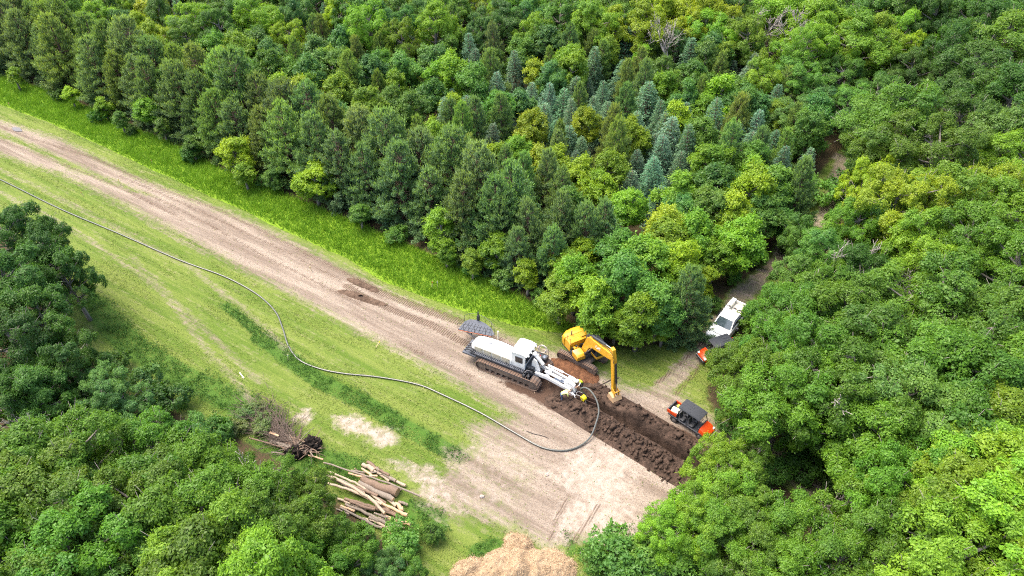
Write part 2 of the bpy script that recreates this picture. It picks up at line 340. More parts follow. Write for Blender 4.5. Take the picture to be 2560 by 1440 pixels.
def unit(v): return v / np.maximum(np.linalg.norm(v, axis=1, keepdims=True), 1e-9)
def leaf_quads(C, D, Nn, L, W, bend=.12):
    D = unit(D); S = unit(np.cross(D, Nn)); U = np.cross(S, D); L = L[:, None]; W = W[:, None]
    a = C; c = C + D * L - U * L * bend * 1.6; mid = C + D * L * .48
    V = np.stack([a, mid + S * W * .5, c, mid - S * W * .5], 1).reshape(-1, 3)
    return V
def quad_faces(n): return np.arange(n * 4, dtype=np.int32).reshape(-1, 4)
def skeleton(segs, n=5):
    mb = MB()
    for pts, rs in segs: mb.tube(pts, list(rs), n)
    return mb
def mb_mesh(mb, name, mat):
    me = bpy.data.meshes.new(name); me.from_pydata(mb.v, [], mb.f); me.materials.append(mat)
    me.polygons.foreach_set('use_smooth', [True] * len(me.polygons)); return me
def arc(p0, p1, sag, n=5):
    p0 = np.array(p0, float); p1 = np.array(p1, float)
    return [tuple(p0 + (p1 - p0) * t + np.array((0, 0, sag * 4 * t * (1 - t)))) for t in np.linspace(0, 1, n)]

def make_broadleaf(seed, h, rad, zb, nl, npf, nlf, leaf=.22, lobe=.42, puff=.62, spread=.62, sub=True, sep=.62, shoots=2):
    rg = np.random.default_rng(seed); zc = (zb + h) / 2; c = (h - zb) / 2
    lob = []; tries = 0
    while len(lob) < nl and tries < 900:
        tries += 1
        d = rg.normal(size=3); d /= np.linalg.norm(d); k = rg.uniform(.45, 1.0) ** .6
        if d[2] < -.75: continue
        p = np.array((d[0] * rad * spread * k, d[1] * rad * spread * k, zc + d[2] * c * .66 * k)); r = rad * lobe * rg.uniform(.72, 1.22)
        p[:2] *= rg.uniform(.7, 1.35); p[2] += rg.normal() * .06 * c
        if all(np.linalg.norm((p - q) * (1, 1, 1.15)) > sep * (r + s) * (1 if tries < 500 else .7) for q, s in lob): lob.append((p, r))
    lob.append((np.array((rg.normal() * .15 * rad, rg.normal() * .15 * rad, zc + c * .62)), rad * lobe * .95))
    PC, PO, PR, PT = [], [], [], []
    for p, r in lob:
        lt = rg.normal() * .16
        o = (p - (0, 0, zc - .35 * c)) / (rad, rad, c); o /= max(np.linalg.norm(o), 1e-6)
        for _ in range(npf):
            d = rg.normal(size=3) + o * .75 + (0, 0, .35); d /= np.linalg.norm(d)
            q = p + d * r * rg.uniform(.62, 1.08) * (1, 1, .85)
            if any(np.linalg.norm(q - s) < .55 * t for s, t in lob if s is not p): continue
            PT.append(lt); PC.append(q); PO.append(d * .7 + np.array((0, 0, .55)) + o * .25); PR.append(puff * rg.uniform(.7, 1.25) * (r / (rad * lobe)) ** .5)
    PC, PO, PR = np.array(PC), unit(np.array(PO)), np.array(PR); n = len(PC); ptint = rg.normal(size=n) * .11 + np.array(PT)
    idx = np.repeat(np.arange(n), nlf); m = len(idx)
    d = unit(rg.normal(size=(m, 3)) + PO[idx] * .9)
    C = PC[idx] + d * (PR[idx] * rg.uniform(.45, 1.05, m) ** .7)[:, None] * (1, 1, .8)
    nn = unit(d * .75 + PO[idx] * .5 + rg.normal(size=(m, 3)) * .42 + (0, 0, .25))
    ax = unit(np.cross(nn, rg.normal(size=(m, 3)))) + d * .25 - np.array((0, 0, .18))
    sz = rg.lognormal(0, .32, m); V = leaf_quads(C, ax, nn, leaf * sz, leaf * .58 * sz * rg.uniform(.75, 1.2, m))
    tint = np.clip(.5 + ptint[idx] + rg.normal(size=m) * .17, 0, 1)
    if shoots:   # leafy shoots that break the outline
        si = np.repeat(np.arange(n), shoots); k = len(si); sdv = unit(PO[si] + rg.normal(size=(k, 3)) * .55 + (0, 0, .3)); ln = PR[si] * rg.uniform(.7, 1.5, k); q = np.repeat(np.arange(k), 9); t = np.tile(np.linspace(.45, 1.25, 9), k)
        C2 = PC[si][q] + sdv[q] * (ln[q] * t)[:, None] + rg.normal(size=(len(q), 3)) * .05; a2 = sdv[q] * .7 + rg.normal(size=(len(q), 3)) * .7; sz = rg.lognormal(-.1, .25, len(q))
        V = np.vstack([V, leaf_quads(C2, a2, unit(rg.normal(size=(len(q), 3)) * .5 + (0, 0, .9)), leaf * sz, leaf * .55 * sz)]); tint = np.concatenate([tint, np.clip(.62 + ptint[si][q] + rg.normal(size=len(q)) * .15, 0, 1)]); m += len(q)
    crown = np_mesh('crown', V, quad_faces(m), M_LEAF, {'tint': ('FACE', tint)})
    lean = rg.normal(size=2) * .25; top = (lean[0], lean[1], zc + c * .35); tr = .028 * h
    segs = [(arc((0, 0, -.3), top, 0, 6), np.linspace(tr * 1.25, tr * .35, 6))]
    for p, r in lob:
        z0 = max(zb * .75, min(p[2] - .35 * np.hypot(p[0], p[1]) - .4, top[2] - .3)); t = max(0, min(1, z0 / top[2]))
        s = (lean[0] * t, lean[1] * t, z0); segs.append((arc(s, p, -.08 * r, 5), np.linspace(tr * .42, tr * .12, 5)))
        if sub:
            near = [q for q in PC if np.linalg.norm(q - p) < r * 1.15][:7]
            for q in near: segs.append((arc(p, q, .05, 3), (tr * .12, tr * .08, tr * .03)))
    if sub:
        for i in rg.choice(n, 26): segs.append((arc(PC[i] - PO[i] * .4, PC[i] + PO[i] * (PR[i] + rg.uniform(.2, .7)) + rg.normal(size=3) * .25, .08, 3), (.03, .022, .012)))
    return mb_mesh(skeleton(segs), 'trunk', M_BARK), crown

def make_pine(seed, h, rad, zb=.3, candles=True):
    rg = np.random.default_rng(seed); PC, PA, PL, PR, PZ = [], [], [], [], []; tr = .022 * h
    segs = [([(0, 0, -.3), (0, 0, h * .5), (rg.normal() * .12, rg.normal() * .12, h * .97)], (tr, tr * .6, .02))]
    z = zb; ph = 0.0
    while z < h - .5:
        t = (z - zb) / (h - zb); prof = (min(1, .85 + .7 * t)) * (1 - t ** 1.25) ** .95 + .05
        nb = int(round(5 + 3 * (1 - t))); ph += rg.uniform(.4, 1.2)
        for k in range(nb):
            a = ph + 2 * math.pi * k / nb + rg.normal() * .25; L = max(.35, rad * prof * rg.uniform(.62, 1.15)); up = .05 + .8 * t + rg.normal() * .1
            tip = np.array((math.cos(a) * L, math.sin(a) * L, z + L * up * .6)); base = np.array((0, 0, z - .1))
            segs.append((arc(base, tip, -.06 * L, 4), np.linspace(tr * .22, .01, 4)))
            m = max(1, int(round(L / .75)))
            for j in range(m):
                s = .38 + .62 * (j + 1) / m; p = base + (tip - base) * s
                for side in ((0,) if s < .6 else (-1, 1) if rg.random() < .6 else (0,)):
                    q = p + np.array((-math.sin(a), math.cos(a), 0)) * (side * rg.uniform(.25, .5) + rg.normal() * .12) + (0, 0, rg.normal() * .12)
                    PC.append(q); d = (tip - base) / np.linalg.norm(tip - base); PA.append(d + np.array((0, 0, .25 + .9 * t)) + rg.normal(size=3) * .22); PL.append(rg.uniform(.6, 1.05) * (1 - .15 * t)); PR.append(rg.uniform(.28, .44) * (1 - .35 * t)); PZ.append(t)
        z += rg.uniform(.62, .98) * (1 - .35 * t)
    for _ in range(7):
        PC.append(np.array((rg.normal() * .16, rg.normal() * .16, h - rg.uniform(.2, .9)))); PA.append(np.array((rg.normal() * .25, rg.normal() * .25, 1))); PL.append(.6); PR.append(.22); PZ.append(1)
    PC, PA, PL, PR, PZ = np.array(PC), unit(np.array(PA)), np.array(PL), np.array(PR), np.array(PZ); n = len(PC)
    nf = 120; idx = np.repeat(np.arange(n), nf); m = len(idx)
    s = rg.uniform(-.55, .6, m); d = unit(rg.normal(size=(m, 3)) + (0, 0, .35)); taper = np.clip(1.05 - np.abs(s), .3, 1)
    C = PC[idx] + PA[idx] * (PL[idx] * s)[:, None] + d * (PR[idx] * taper * rg.uniform(.35, .75, m))[:, None]
    ax = d * .8 + PA[idx] * .55 + rg.normal(size=(m, 3)) * .35
    V = leaf_quads(C, ax, unit(d * .6 + rg.normal(size=(m, 3)) * .5 + (0, 0, .6)), PR[idx] * rg.uniform(.42, .8, m), rg.uniform(.06, .11, m), .1)
    tint = np.clip(.5 + (rg.normal(size=n) * .15)[idx] + rg.normal(size=m) * .15, 0, 1); mi = np.zeros(m, int)
    if candles:
        top = np.where(PZ > .18)[0]; ci = np.repeat(top, 11); k = len(ci)
        CC = PC[ci] + PA[ci] * (PL[ci] * rg.uniform(.1, .6, k))[:, None] + rg.normal(size=(k, 3)) * .16
        V2 = leaf_quads(CC, np.column_stack([rg.normal(size=(k, 2)) * .18 + PA[ci][:, :2] * .25, np.ones(k)]), rg.normal(size=(k, 3)), rg.uniform(.25, .55, k), rg.uniform(.06, .10, k), 0)
        V = np.vstack([V, V2]); tint = np.concatenate([tint, rg.random(k)]); mi = np.concatenate([mi, np.ones(k, int)]); m += k
    crown = np_mesh('crown', V, quad_faces(m), [M_NEEDLE, M_CANDLE], {'tint': ('FACE', tint)}, mi)
    return mb_mesh(skeleton(segs, 5), 'trunk', M_PINEBARK), crown

def make_spruce(seed, h, rad):
    rg = np.random.default_rng(seed); tr = .02 * h; segs = [([(0, 0, -.2), (0, 0, h * .5), (0, 0, h)], (tr, tr * .6, .015))]
    B, T, PZ = [], [], []; z = .35; ph = 0
    while z < h - .12:
        t = z / h; L = rad * (1 - t) ** .82 + .10; nb = int(round(6 + 5 * (1 - t))); ph += rg.uniform(.3, 1)
        for k in range(nb):
            a = ph + 2 * math.pi * k / nb + rg.normal() * .12; l = L * rg.uniform(.78, 1.1); up = -.12 + .75 * t ** 2 + rg.normal() * .05
            B.append((0, 0, z + .08 * l)); T.append((math.cos(a) * l, math.sin(a) * l, z + l * up)); PZ.append(t)
        z += .34 + .30 * (1 - t)
    B, T = np.array(B), np.array(T); n = len(B); D = T - B; Ln = np.linalg.norm(D, axis=1); D = D / Ln[:, None]
    for i in range(0, n, 2): segs.append((arc(B[i], T[i], .05 * Ln[i], 3), (tr * .2, tr * .14, .01)))
    per = np.maximum(14, (Ln * 34).astype(int)); idx = np.repeat(np.arange(n), per); m = len(idx)
    s = rg.random(m) ** .75; side = unit(np.cross(D, (0, 0, 1.0)))[idx]; sg = np.sign(rg.normal(size=m))
    wd = (Ln[idx] * .30 * (1 - s) ** .7 + .05) * rg.random(m)
    C = B[idx] + D[idx] * (Ln[idx] * (.12 + .88 * s))[:, None] + side * (sg * wd)[:, None]; C[:, 2] += .10 * Ln[idx] * 4 * s * (1 - s) - wd * .3 + rg.normal(size=m) * .05
    ax = D[idx] * .8 + side * (sg * rg.uniform(.2, 1.1, m))[:, None] + rg.normal(size=(m, 3)) * .25 + np.column_stack([np.zeros((m, 2)), rg.uniform(-.25, .45, m)])
    V = leaf_quads(C, ax, unit(rg.normal(size=(m, 3)) * .5 + (0, 0, 1)), rg.uniform(.16, .32, m), rg.uniform(.06, .10, m), .08)
    tint = np.clip(.45 + .3 * (s - .5) + rg.normal(size=m) * .2, 0, 1)
    return mb_mesh(skeleton(segs, 5), 'trunk', M_PINEBARK), np_mesh('crown', V, quad_faces(m), M_NEEDLE, {'tint': ('FACE', tint)})

def make_dead(seed, h, spread, levels=4, mat=None, up=.8):
    rg = np.random.default_rng(seed); segs = []
    def grow(p, d, L, r, lv):
        pts = [p]; q = np.array(p, float); dd = np.array(d, float)
        for k in range(4):
            dd = dd + rg.normal(size=3) * .16 + np.array((0, 0, .05)); dd /= np.linalg.norm(dd); q = q + dd * L / 4; pts.append(q.copy())
        segs.append(([tuple(x) for x in pts], np.maximum(np.linspace(r, r * .45, 5), .018)))
        if lv <= 0: return
        for k in range(rg.integers(3, 5)):
            i = rg.integers(2, 5); e = dd + rg.normal(size=3) * spread; e[2] += up * .3; e /= np.linalg.norm(e); grow(pts[i], e, L * rg.uniform(.5, .72), r * rg.uniform(.4, .55), lv - 1)
    grow(np.array((0, 0, -.2)), (0, 0, 1), h * .42, .026 * h, levels)
    return mb_mesh(skeleton(segs, 4), 'trunk', mat or M_DEADBARK)

# prototypes: (trunk mesh, crown mesh, height, radius)
OAK = [(*make_broadleaf(100 + i, h, r, zb, nl, 13, 190, .155, .29, .62, .80, True, .78), h, r) for i, (h, r, zb, nl) in enumerate(((12.5, 4.6, 2.6, 22), (12, 4.2, 2.2, 20), (13, 5.0, 3.0, 25), (11.5, 4.0, 2.0, 18), (12.5, 4.4, 2.4, 20)))]
MAPLE = [(*make_broadleaf(200 + i, h, r, zb, nl, 12, 84, .18, .38, .48, .60, False, .62, 3), h, r) for i, (h, r, zb, nl) in enumerate(((8.5, 2.3, 1.0, 13), (8, 2.0, .8, 12), (9, 2.5, 1.2, 15), (8, 2.4, .8, 14), (9, 2.1, .9, 12), (8.2, 2.6, 1.0, 15)))]
BUSH = [(*make_broadleaf(300 + i, h, r, .15, nl, 9, 48, .17, .46, .34, .55, False), h, r) for i, (h, r, nl) in enumerate(((2.6, 1.5, 9), (3.2, 1.6, 10), (2.2, 1.7, 9)))]
PINE = [(*make_pine(400 + i, h, r), h, r) for i, (h, r) in enumerate(((11.5, 3.3), (12, 3.6), (11, 3.1), (12.5, 3.5), (11.5, 3.7)))]
SPRUCE = [(*make_spruce(500 + i, h, r), h, r) for i, (h, r) in enumerate(((8, 2.4), (7.5, 2.1), (8.5, 2.5), (7, 2.2)))]
DEAD = [make_dead(600 + i, 10, .55) for i in range(4)]
KIND = {'oak': (OAK, 'broadleaf_tree'), 'maple': (MAPLE, 'young_broadleaf_tree'), 'bush': (BUSH, 'shrub'), 'pine': (PINE, 'pine_tree'), 'spruce': (SPRUCE, 'spruce_tree')}
RT = random.Random(7); TREES = []; OBST = []
CLEAR = [(2070, 385, 18), (2098, 398, 22), (1800, 795, 34), (1830, 775, 20), (1760, 890, 26), (1985, 1185, 22), (2030, 1225, 22), (1735, 1045, 40), (1700, 985, 30), (900, 1210, 40), (960, 1290, 30), (760, 1130, 40), (640, 1070, 20), (700, 1100, 20)]   # open ground that stays in sight
def plant(kind, x, y, h, col, spread=1.0, label=None, group=None, rot=None):
    protos, name = KIND[kind]; tm, cm, ph, pr = RT.choice(protos); s = h / ph; sx = s * spread; zc = h * .6; dep = y * math.cos(PITCH) + (CAM_H - zc) * math.sin(PITCH)
    u = 1280 + FOC * x / dep; v = 720 - FOC * (y * math.sin(PITCH) - (CAM_H - zc) * math.cos(PITCH)) / dep; rp = FOC * pr * sx / dep
    if kind != 'bush' and any((u - a) ** 2 + ((v - b) * rp / max(rp, FOC * h * .36 / dep)) ** 2 < (rp * .9 + c * .6) ** 2 for a, b, c in CLEAR): return None
    if line_dist(np.array([(x, y)]), LPATH)[0] < .9: return None
    o = empty(name, (x, y, 0), RT.uniform(0, 6.28) if rot is None else rot)
    t = link('trunk', tm, o); c = link('crown', cm, o)
    ky = RT.uniform(.88, 1.14); o.rotation_euler = (RT.gauss(0, .035), RT.gauss(0, .035), o.rotation_euler.z)
    for q in (t, c): q.scale = (sx * ky, sx / ky, s)
    j = lambda v: v * RT.uniform(.9, 1.1)
    w_ = RT.uniform(.82, 1.2); c.color = (j(col[0]) * w_, j(col[1]) * w_, j(col[2]) * w_, 1)
    TREES.append((o, kind, x, y, h, sx * pr, col)); o['label'] = label or ''
    if group: o['group'] = group
    return o
def crown_at(kind, px, py, h, col, spread=1.0, zf=.62, **k):
    x, y = g(px, py, h * zf); return plant(kind, x, y, h, col, spread, **k)
# leaf colours
MID = (.108, .225, .044); BRIGHT = (.175, .315, .030); YEL = (.245, .365, .026); DEEP = (.064, .150, .028); OAKC = (.108, .226, .026); COOL = (.098, .218, .064)
PINEC = (.148, .245, .118); PINEO = (.165, .255, .092); SPR = (.140, .262, .178)
# ------------------------------------------------------------------ the woods
def walk(L, step, start=0.0):
    L = np.array(L); seg = np.linalg.norm(np.diff(L, axis=0), axis=1); cum = np.concatenate([[0], np.cumsum(seg)]); s = start; out = []
    while s < cum[-1]:
        i = np.searchsorted(cum, s, 'right') - 1; t = (s - cum[i]) / seg[i]; d = (L[i + 1] - L[i]) / seg[i]; out.append((L[i] + (L[i + 1] - L[i]) * t, np.array((-d[1], d[0])))); s += step
    return out
# bare dead trees
def dead(px, py, h, label, zf=.6, rz=0, sp=1.0, tilt=0):
    x, y = g(px, py, h * zf); o = empty('dead_tree', (x, y, 0), rz); o.rotation_euler = (0, R(tilt), rz); t = link('trunk', RT.choice(DEAD), o); t.scale = (h / 10 * sp, h / 10 * sp, h / 10)
    OBST.append((x, y)); return tag(o, label, 'dead tree', 'bare dead trees among the green crowns')
for a in ((1690, 95, 14, 'tall bleached dead tree standing among bright yellow-green crowns at the upper middle'), (1890, 60, 14, 'bare grey dead tree with thick forked limbs, left of the pale thin-leaved tree'), (1990, 55, 15, 'pale dead treetop sticking out above the thin-leaved trees at the upper right'), (2090, 650, 11, 'grey leafless tree with a fan of branches beside the woodland track'),
          (2230, 690, 9, 'low bare grey limbs in the shade below the yellow-green oak'), (2130, 1240, 7, 'whitish broken snag over the brown gully at the lower right'), (90, 1075, 8, 'thin bent bare stems in the dark gap at the left'), (160, 1070, 8, 'bare curved saplings between the dark and the light trees at the left'), (225, 1065, 9, 'forked bare grey tree above the light oak crown at the left'), (2200, 990, 14, 'bleached dead limb poking through the oak crowns right of the utility vehicle'), (2090, 1420, 10, 'bare branches at the bottom edge among the lower right oaks'), (1650, 1440, 3, 'small grey bare brush at the bottom beside the sandy track'), (2490, 60, 12, 'grey dead branches in the dark wood of the upper right corner'), (620, 1290, 11, 'bare twigs showing in a gap of the bottom left crowns')):
    dead(a[0], a[1], a[2], a[3], rz=RT.uniform(0, 6))
# bright young trees and bushes standing in front of the pine row
for px, py, h, col in ((35, 175, 3.6, BRIGHT), (175, 222, 3.2, YEL), (258, 250, 3.4, BRIGHT), (375, 262, 5.2, BRIGHT), (405, 300, 3.6, MID), (590, 372, 5.6, YEL), (610, 420, 3.6, BRIGHT), (785, 438, 5.2, YEL),
                       (1105, 560, 5.8, BRIGHT), (1115, 610, 3.6, BRIGHT), (1240, 610, 5.0, BRIGHT), (1320, 672, 4.2, YEL), (1410, 650, 4.8, BRIGHT), (1460, 620, 4.6, YEL), (60, 45, 5, BRIGHT), (1180, 640, 3.6, BRIGHT), (300, 285, 3.2, MID), (480, 350, 3.4, MID), (680, 430, 3.0, MID), (900, 520, 3.2, MID)):
    crown_at('maple', px, py + 14, h * 1.08, col, 1.3)
# clump of bright trees at the corner behind the excavator
for px, py, h, col, s in ((1400, 745, 5.5, BRIGHT, 1.2), (1440, 700, 7, BRIGHT, 1.15), (1490, 760, 7.5, BRIGHT, 1.2), (1550, 700, 8.5, MID, 1.25), (1600, 790, 7.0, BRIGHT, 1.2), (1650, 760, 7.5, MID, 1.2), (1545, 640, 8, MID, 1.2), (1620, 660, 8.5, BRIGHT, 1.2),
                          (1690, 660, 8, YEL, 1.1), (1755, 700, 5, YEL, 1.1), (1650, 560, 8, YEL, 1.1), (1740, 590, 8, BRIGHT, 1.1), (1690, 610, 7.5, BRIGHT, 1.1), (1790, 640, 6, BRIGHT, 1.2), (1850, 600, 8, BRIGHT, 1.2), (1830, 540, 8.5, YEL, 1.1), (1780, 520, 8, MID, 1.1), (1870, 490, 9, YEL, 1.1), (1900, 540, 7, MID, 1.2), (1940, 470, 8, MID, 1.2), (1960, 560, 5, MID, 1.3), (1540, 810, 4.2, BRIGHT, 1.3), (1660, 815, 4.2, BRIGHT, 1.3), (1470, 805, 3.6, MID, 1.3)):
    crown_at('maple', px, py, h, col, s)
crown_at('pine', 1722, 735, 8.5, PINEC, .95)
# lone bright and yellow-green trees in the stand
for px, py, h, col in ((910, 268, 8, BRIGHT), (1334, 326, 7.5, YEL), (1130, 275, 6.5, YEL), (1340, 188, 7, YEL), (1300, 380, 7, BRIGHT), (1390, 420, 7, YEL), (1450, 440, 7, YEL), (1520, 430, 7.5, BRIGHT), (1350, 410, 6.5, YEL), (1500, 480, 7, YEL), (1180, 420, 7, BRIGHT), (1240, 400, 6, YEL), (1100, 390, 7, MID), (1570, 520, 7, BRIGHT), (700, 230, 8, BRIGHT), (850, 230, 7.5, BRIGHT), (375, 40, 8, YEL), (230, 25, 8, BRIGHT), (1000, 180, 8.5, MID), (1090, 200, 8, BRIGHT), (640, 60, 8, BRIGHT), (1660, 230, 8, BRIGHT), (1730, 200, 8, MID), (1800, 240, 9, BRIGHT), (1780, 420, 8, BRIGHT), (1880, 440, 7.5, BRIGHT), (1700, 480, 8, BRIGHT), (1760, 460, 7, MID)):
    crown_at('maple', px, py, h, col, 1.15)
# the pine row itself, two deep
for k, (p, n) in enumerate(walk(G(STRIP_UP), 4.3, 24.0)):
    if p[0] > -1.5: break
    for row, off in enumerate((3.1, 7.0)):
        q = p + n * (off + RT.uniform(-.5, .5)) + np.array((RT.uniform(-.5, .5), 0))
        if not in_view(q[0], q[1], 6, 250): continue
        plant('pine', q[0], q[1], RT.uniform(9.6, 12.6) - (1.2 if row == 0 else 0) - .8 * (q[0] > -14), PINEC if RT.random() < .7 else PINEO, RT.uniform(1.1, 1.35))
for px, py, h in ((1330, 570, 8.5), (1250, 555, 8.5), (1400, 560, 9), (1470, 570, 8.5), (1300, 620, 7), (1380, 620, 7.5), (1530, 560, 8)): crown_at('pine', px, py, h, PINEC)
# blue-green spruces of the plantation
for px, py, h in ((1240, 228, 9.5), (1166, 285, 8), (1203, 292, 7), (1275, 319, 6), (1327, 248, 7.5), (1401, 268, 8.5), (1370, 198, 8), (1434, 232, 7.5), (1471, 228, 6), (1555, 191, 8), (1617, 252, 9), (1589, 322, 8), (1518, 289, 6.5), (1421, 352, 7), (1455, 372, 6), (1592, 413, 7),
                  (1636, 433, 7.5), (1670, 342, 9), (1656, 386, 8), (1135, 252, 6), (1098, 158, 7), (1035, 121, 7), (973, 128, 7), (925, 188, 6), (1150, 195, 6), (1764, 343, 8), (1834, 353, 8), (1871, 370, 8), (504, 57, 8), (443, 33, 8), (578, 77, 8), (1700, 420, 7), (1575, 470, 7), (1640, 500, 6), (1500, 330, 7), (1545, 350, 7), (1480, 300, 6.5), (1715, 300, 7.5), (1390, 330, 6), (780, 140, 7), (820, 40, 8), (1930, 360, 6), (1345, 300, 6), (1560, 260, 7), (1440, 410, 6)):
    crown_at('spruce', px, py, h * .82, SPR, RT.uniform(1.1, 1.5))
def far_enough(x, y, d): return all((x - a) ** 2 + (y - b) ** 2 > 9 for a, b in OBST) and all((x - t[2]) ** 2 + (y - t[3]) ** 2 > (d * (.7 if t[1] in ('bush', 'spruce') else 1)) ** 2 for t in TREES)
# fill of the plantation behind the pines
Pstand = np.vstack([G([(-400, -30), (0, 140), (300, 255), (560, 370), (850, 485), (1100, 580), (1430, 760), (1560, 850), (1700, 830), (1800, 735), (1940, 600), (2020, 540), (2050, 440), (2040, 370), (1960, 330)]), np.array([(38, 118), (34, 135), (28, 185), (-170, 185)])])
cand = []; sp = 3.4; x = -165.0
while x < 60:
    y = 50.0
    while y < 172:
        cand.append((x + RT.uniform(-1.3, 1.3), y + RT.uniform(-1.3, 1.3))); y += sp
    x += sp
ok = inside(np.array(cand), Pstand); nz = vnoise(np.array(cand), 14, 77); nz2 = vnoise(np.array(cand), 22, 78)
order = sorted((i for i in range(len(cand)) if ok[i]), key=lambda i: cand[i][1])
for i in order:
    x, y = cand[i]
    if not in_view(x, y, 6, 90) or not far_enough(x, y, 2.5): continue
    r = RT.random(); far = y > 108
    if r < .17 + .30 * (nz[i] > .6): plant('pine', x, y, RT.uniform(7, 9.5), PINEO if RT.random() < .6 else PINEC, RT.uniform(.75, .95))
    elif r < .26 + .12 * (nz2[i] > .6) + (.22 if -22 < x < 46 and y < 112 else 0): plant('spruce', x, y, RT.uniform(5.5, 8.5), SPR, RT.uniform(.95, 1.25))
    else:
        col = RT.choice((MID, MID, MID, BRIGHT, COOL, COOL, YEL if nz2[i] < .4 else MID, BRIGHT))
        if far: far_enough(x, y, 3.4) and plant('oak', x, y, RT.uniform(8, 11.5), col, RT.uniform(.75, .95))
        else: plant('maple', x, y, RT.uniform(6.5, 9.5), col, RT.uniform(.9, 1.2))
NSTAND = len(TREES)
FARFILL = 1
# taller wood on the far side, upper right
for px, py, h, col, s in ((1950, 20, 14, BRIGHT, 1.1), (2060, 60, 13, BRIGHT, 1.1), (1860, 110, 11, BRIGHT, 1.0), (1780, 60, 13, YEL, 1), (2180, 100, 12, BRIGHT, 1), (2230, 130, 10, YEL, .9), (2130, 20, 14, MID, 1.1), (2250, 30, 14, DEEP, 1), (2330, 60, 13, DEEP, .8), (2440, 30, 14, DEEP, 1), (2530, 110, 14, OAKC, 1.2), (2450, 190, 13, DEEP, 1.15), (2540, 250, 13, DEEP, 1.1),
                          (2380, 120, 12, DEEP, .9), (2280, 180, 9, DEEP, 1), (2100, 190, 8, MID, 1.2), (2040, 260, 7, COOL, 1.2), (2120, 260, 7, MID, 1.2), (2190, 230, 8, MID, 1.2), (2000, 190, 9, MID, 1.1), (1900, 200, 9, BRIGHT, .9), (2070, 330, 4.5, COOL, 1.4), (2140, 310, 6, COOL, 1.3), (1960, 290, 7, MID, 1.2), (1990, 350, 6, MID, 1.2), (2010, 130, 12, BRIGHT, .9), (1300, 20, 12, BRIGHT, 1), (1400, 40, 12, MID, 1), (1480, 60, 12, BRIGHT, 1), (1600, 70, 12, YEL, 1), (1550, 20, 13, MID, 1), (1700, 20, 13, YEL, 1)):
    crown_at('oak', px, py, h, col, s)
Pfar = np.array([(30, 112), (44, 104), (60, 100), (112, 96), (120, 190), (26, 190)])
for k in range(900):
    x, y = RT.uniform(24, 122), RT.uniform(94, 190)
    if inside(np.array([(x, y)]), Pfar)[0] and in_view(x, y, 8, 60) and far_enough(x, y, 4.6): plant('oak', x, y, RT.uniform(9, 13.5), RT.choice((MID, DEEP, DEEP, OAKC, BRIGHT if x < 60 else DEEP)), RT.uniform(.9, 1.15))
# wood on the right, beyond and below the track
RIGHTWOOD = ((2240, 300, 13.5, OAKC, 1.25), (2330, 390, 13, OAKC, 1.15), (2200, 390, 11, OAKC, 1.1), (2400, 300, 12, DEEP, 1.1), (2500, 350, 13, MID, 1.15), (2545, 430, 12, BRIGHT, 1.0), (2250, 520, 12, YEL, 1.1), (2380, 500, 12.5, BRIGHT, 1.1), (2470, 490, 12, YEL, 1.0), (2545, 560, 12, BRIGHT, 1.1), (2170, 460, 9, YEL, .9), (2420, 600, 12, OAKC, 1.1), (2300, 620, 11, BRIGHT, 1.05), (2530, 700, 12, OAKC, 1.15), (2200, 560, 9, MID, 1.0),
             (2130, 570, 9, OAKC, 1.0), (2050, 630, 8, MID, 1.0), (2000, 590, 7, MID, .9), (1980, 680, 7, MID, 1.0), (2060, 720, 8, OAKC, 1.0), (2160, 680, 9, DEEP, 1.0), (1965, 755, 6.5, OAKC, 1.0), (2360, 780, 13, OAKC, 1.2), (2470, 840, 13, OAKC, 1.15), (2110, 800, 11, OAKC, 1.1), (2020, 800, 10, OAKC, 1.1), (2190, 880, 12, OAKC, 1.15), (2050, 900, 11.5, OAKC, 1.1), (1950, 870, 9.5, OAKC, 1.05), (1930, 960, 9.5, OAKC, 1.0), (1870, 1000, 6.5, OAKC, .9), (1842, 906, 6.0, OAKC, 1.15),
             (1970, 1000, 11, OAKC, 1.1), (2100, 1000, 12, OAKC, 1.1), (2300, 900, 13, OAKC, 1.1), (2250, 1010, 12, MID, 1.1), (2400, 960, 13, OAKC, 1.15), (2530, 950, 13, OAKC, 1.1), (2540, 1080, 12, BRIGHT, 1.1), (2410, 1080, 12, OAKC, 1.1), (2180, 1110, 11, OAKC, 1.0), (1930, 1050, 8, OAKC, .9), (2100, 1150, 9.5, OAKC, .85), (2440, 1200, 13, BRIGHT, 1.15), (2550, 1220, 12, BRIGHT, 1.1), (2500, 1330, 13, BRIGHT, 1.2), (2380, 1290, 12, BRIGHT, 1.0), (2270, 1230, 11, OAKC, .9),
             (2270, 1360, 10.5, OAKC, 1.0), (2150, 1360, 10, OAKC, .95), (2400, 1420, 12, BRIGHT, 1.1), (2020, 1290, 10, OAKC, .9), (1960, 1330, 8.5, OAKC, .95), (2060, 1410, 9, OAKC, 1.0), (1940, 1430, 8, OAKC, 1.0), (2550, 1430, 12, BRIGHT, 1.1), 
             (1790, 1175, 7.5, BRIGHT, .85), (1860, 1185, 7, OAKC, .85), (1815, 1235, 8, BRIGHT, .9), (1765, 1290, 7.5, BRIGHT, .9), (1840, 1270, 8, OAKC, .95), (1700, 1330, 6.5, BRIGHT, 1.0), (1790, 1360, 8, OAKC, 1.0), (1870, 1370, 8, OAKC, 1.0))
for a in RIGHTWOOD: crown_at('oak', *a[:4], a[4] * .90)
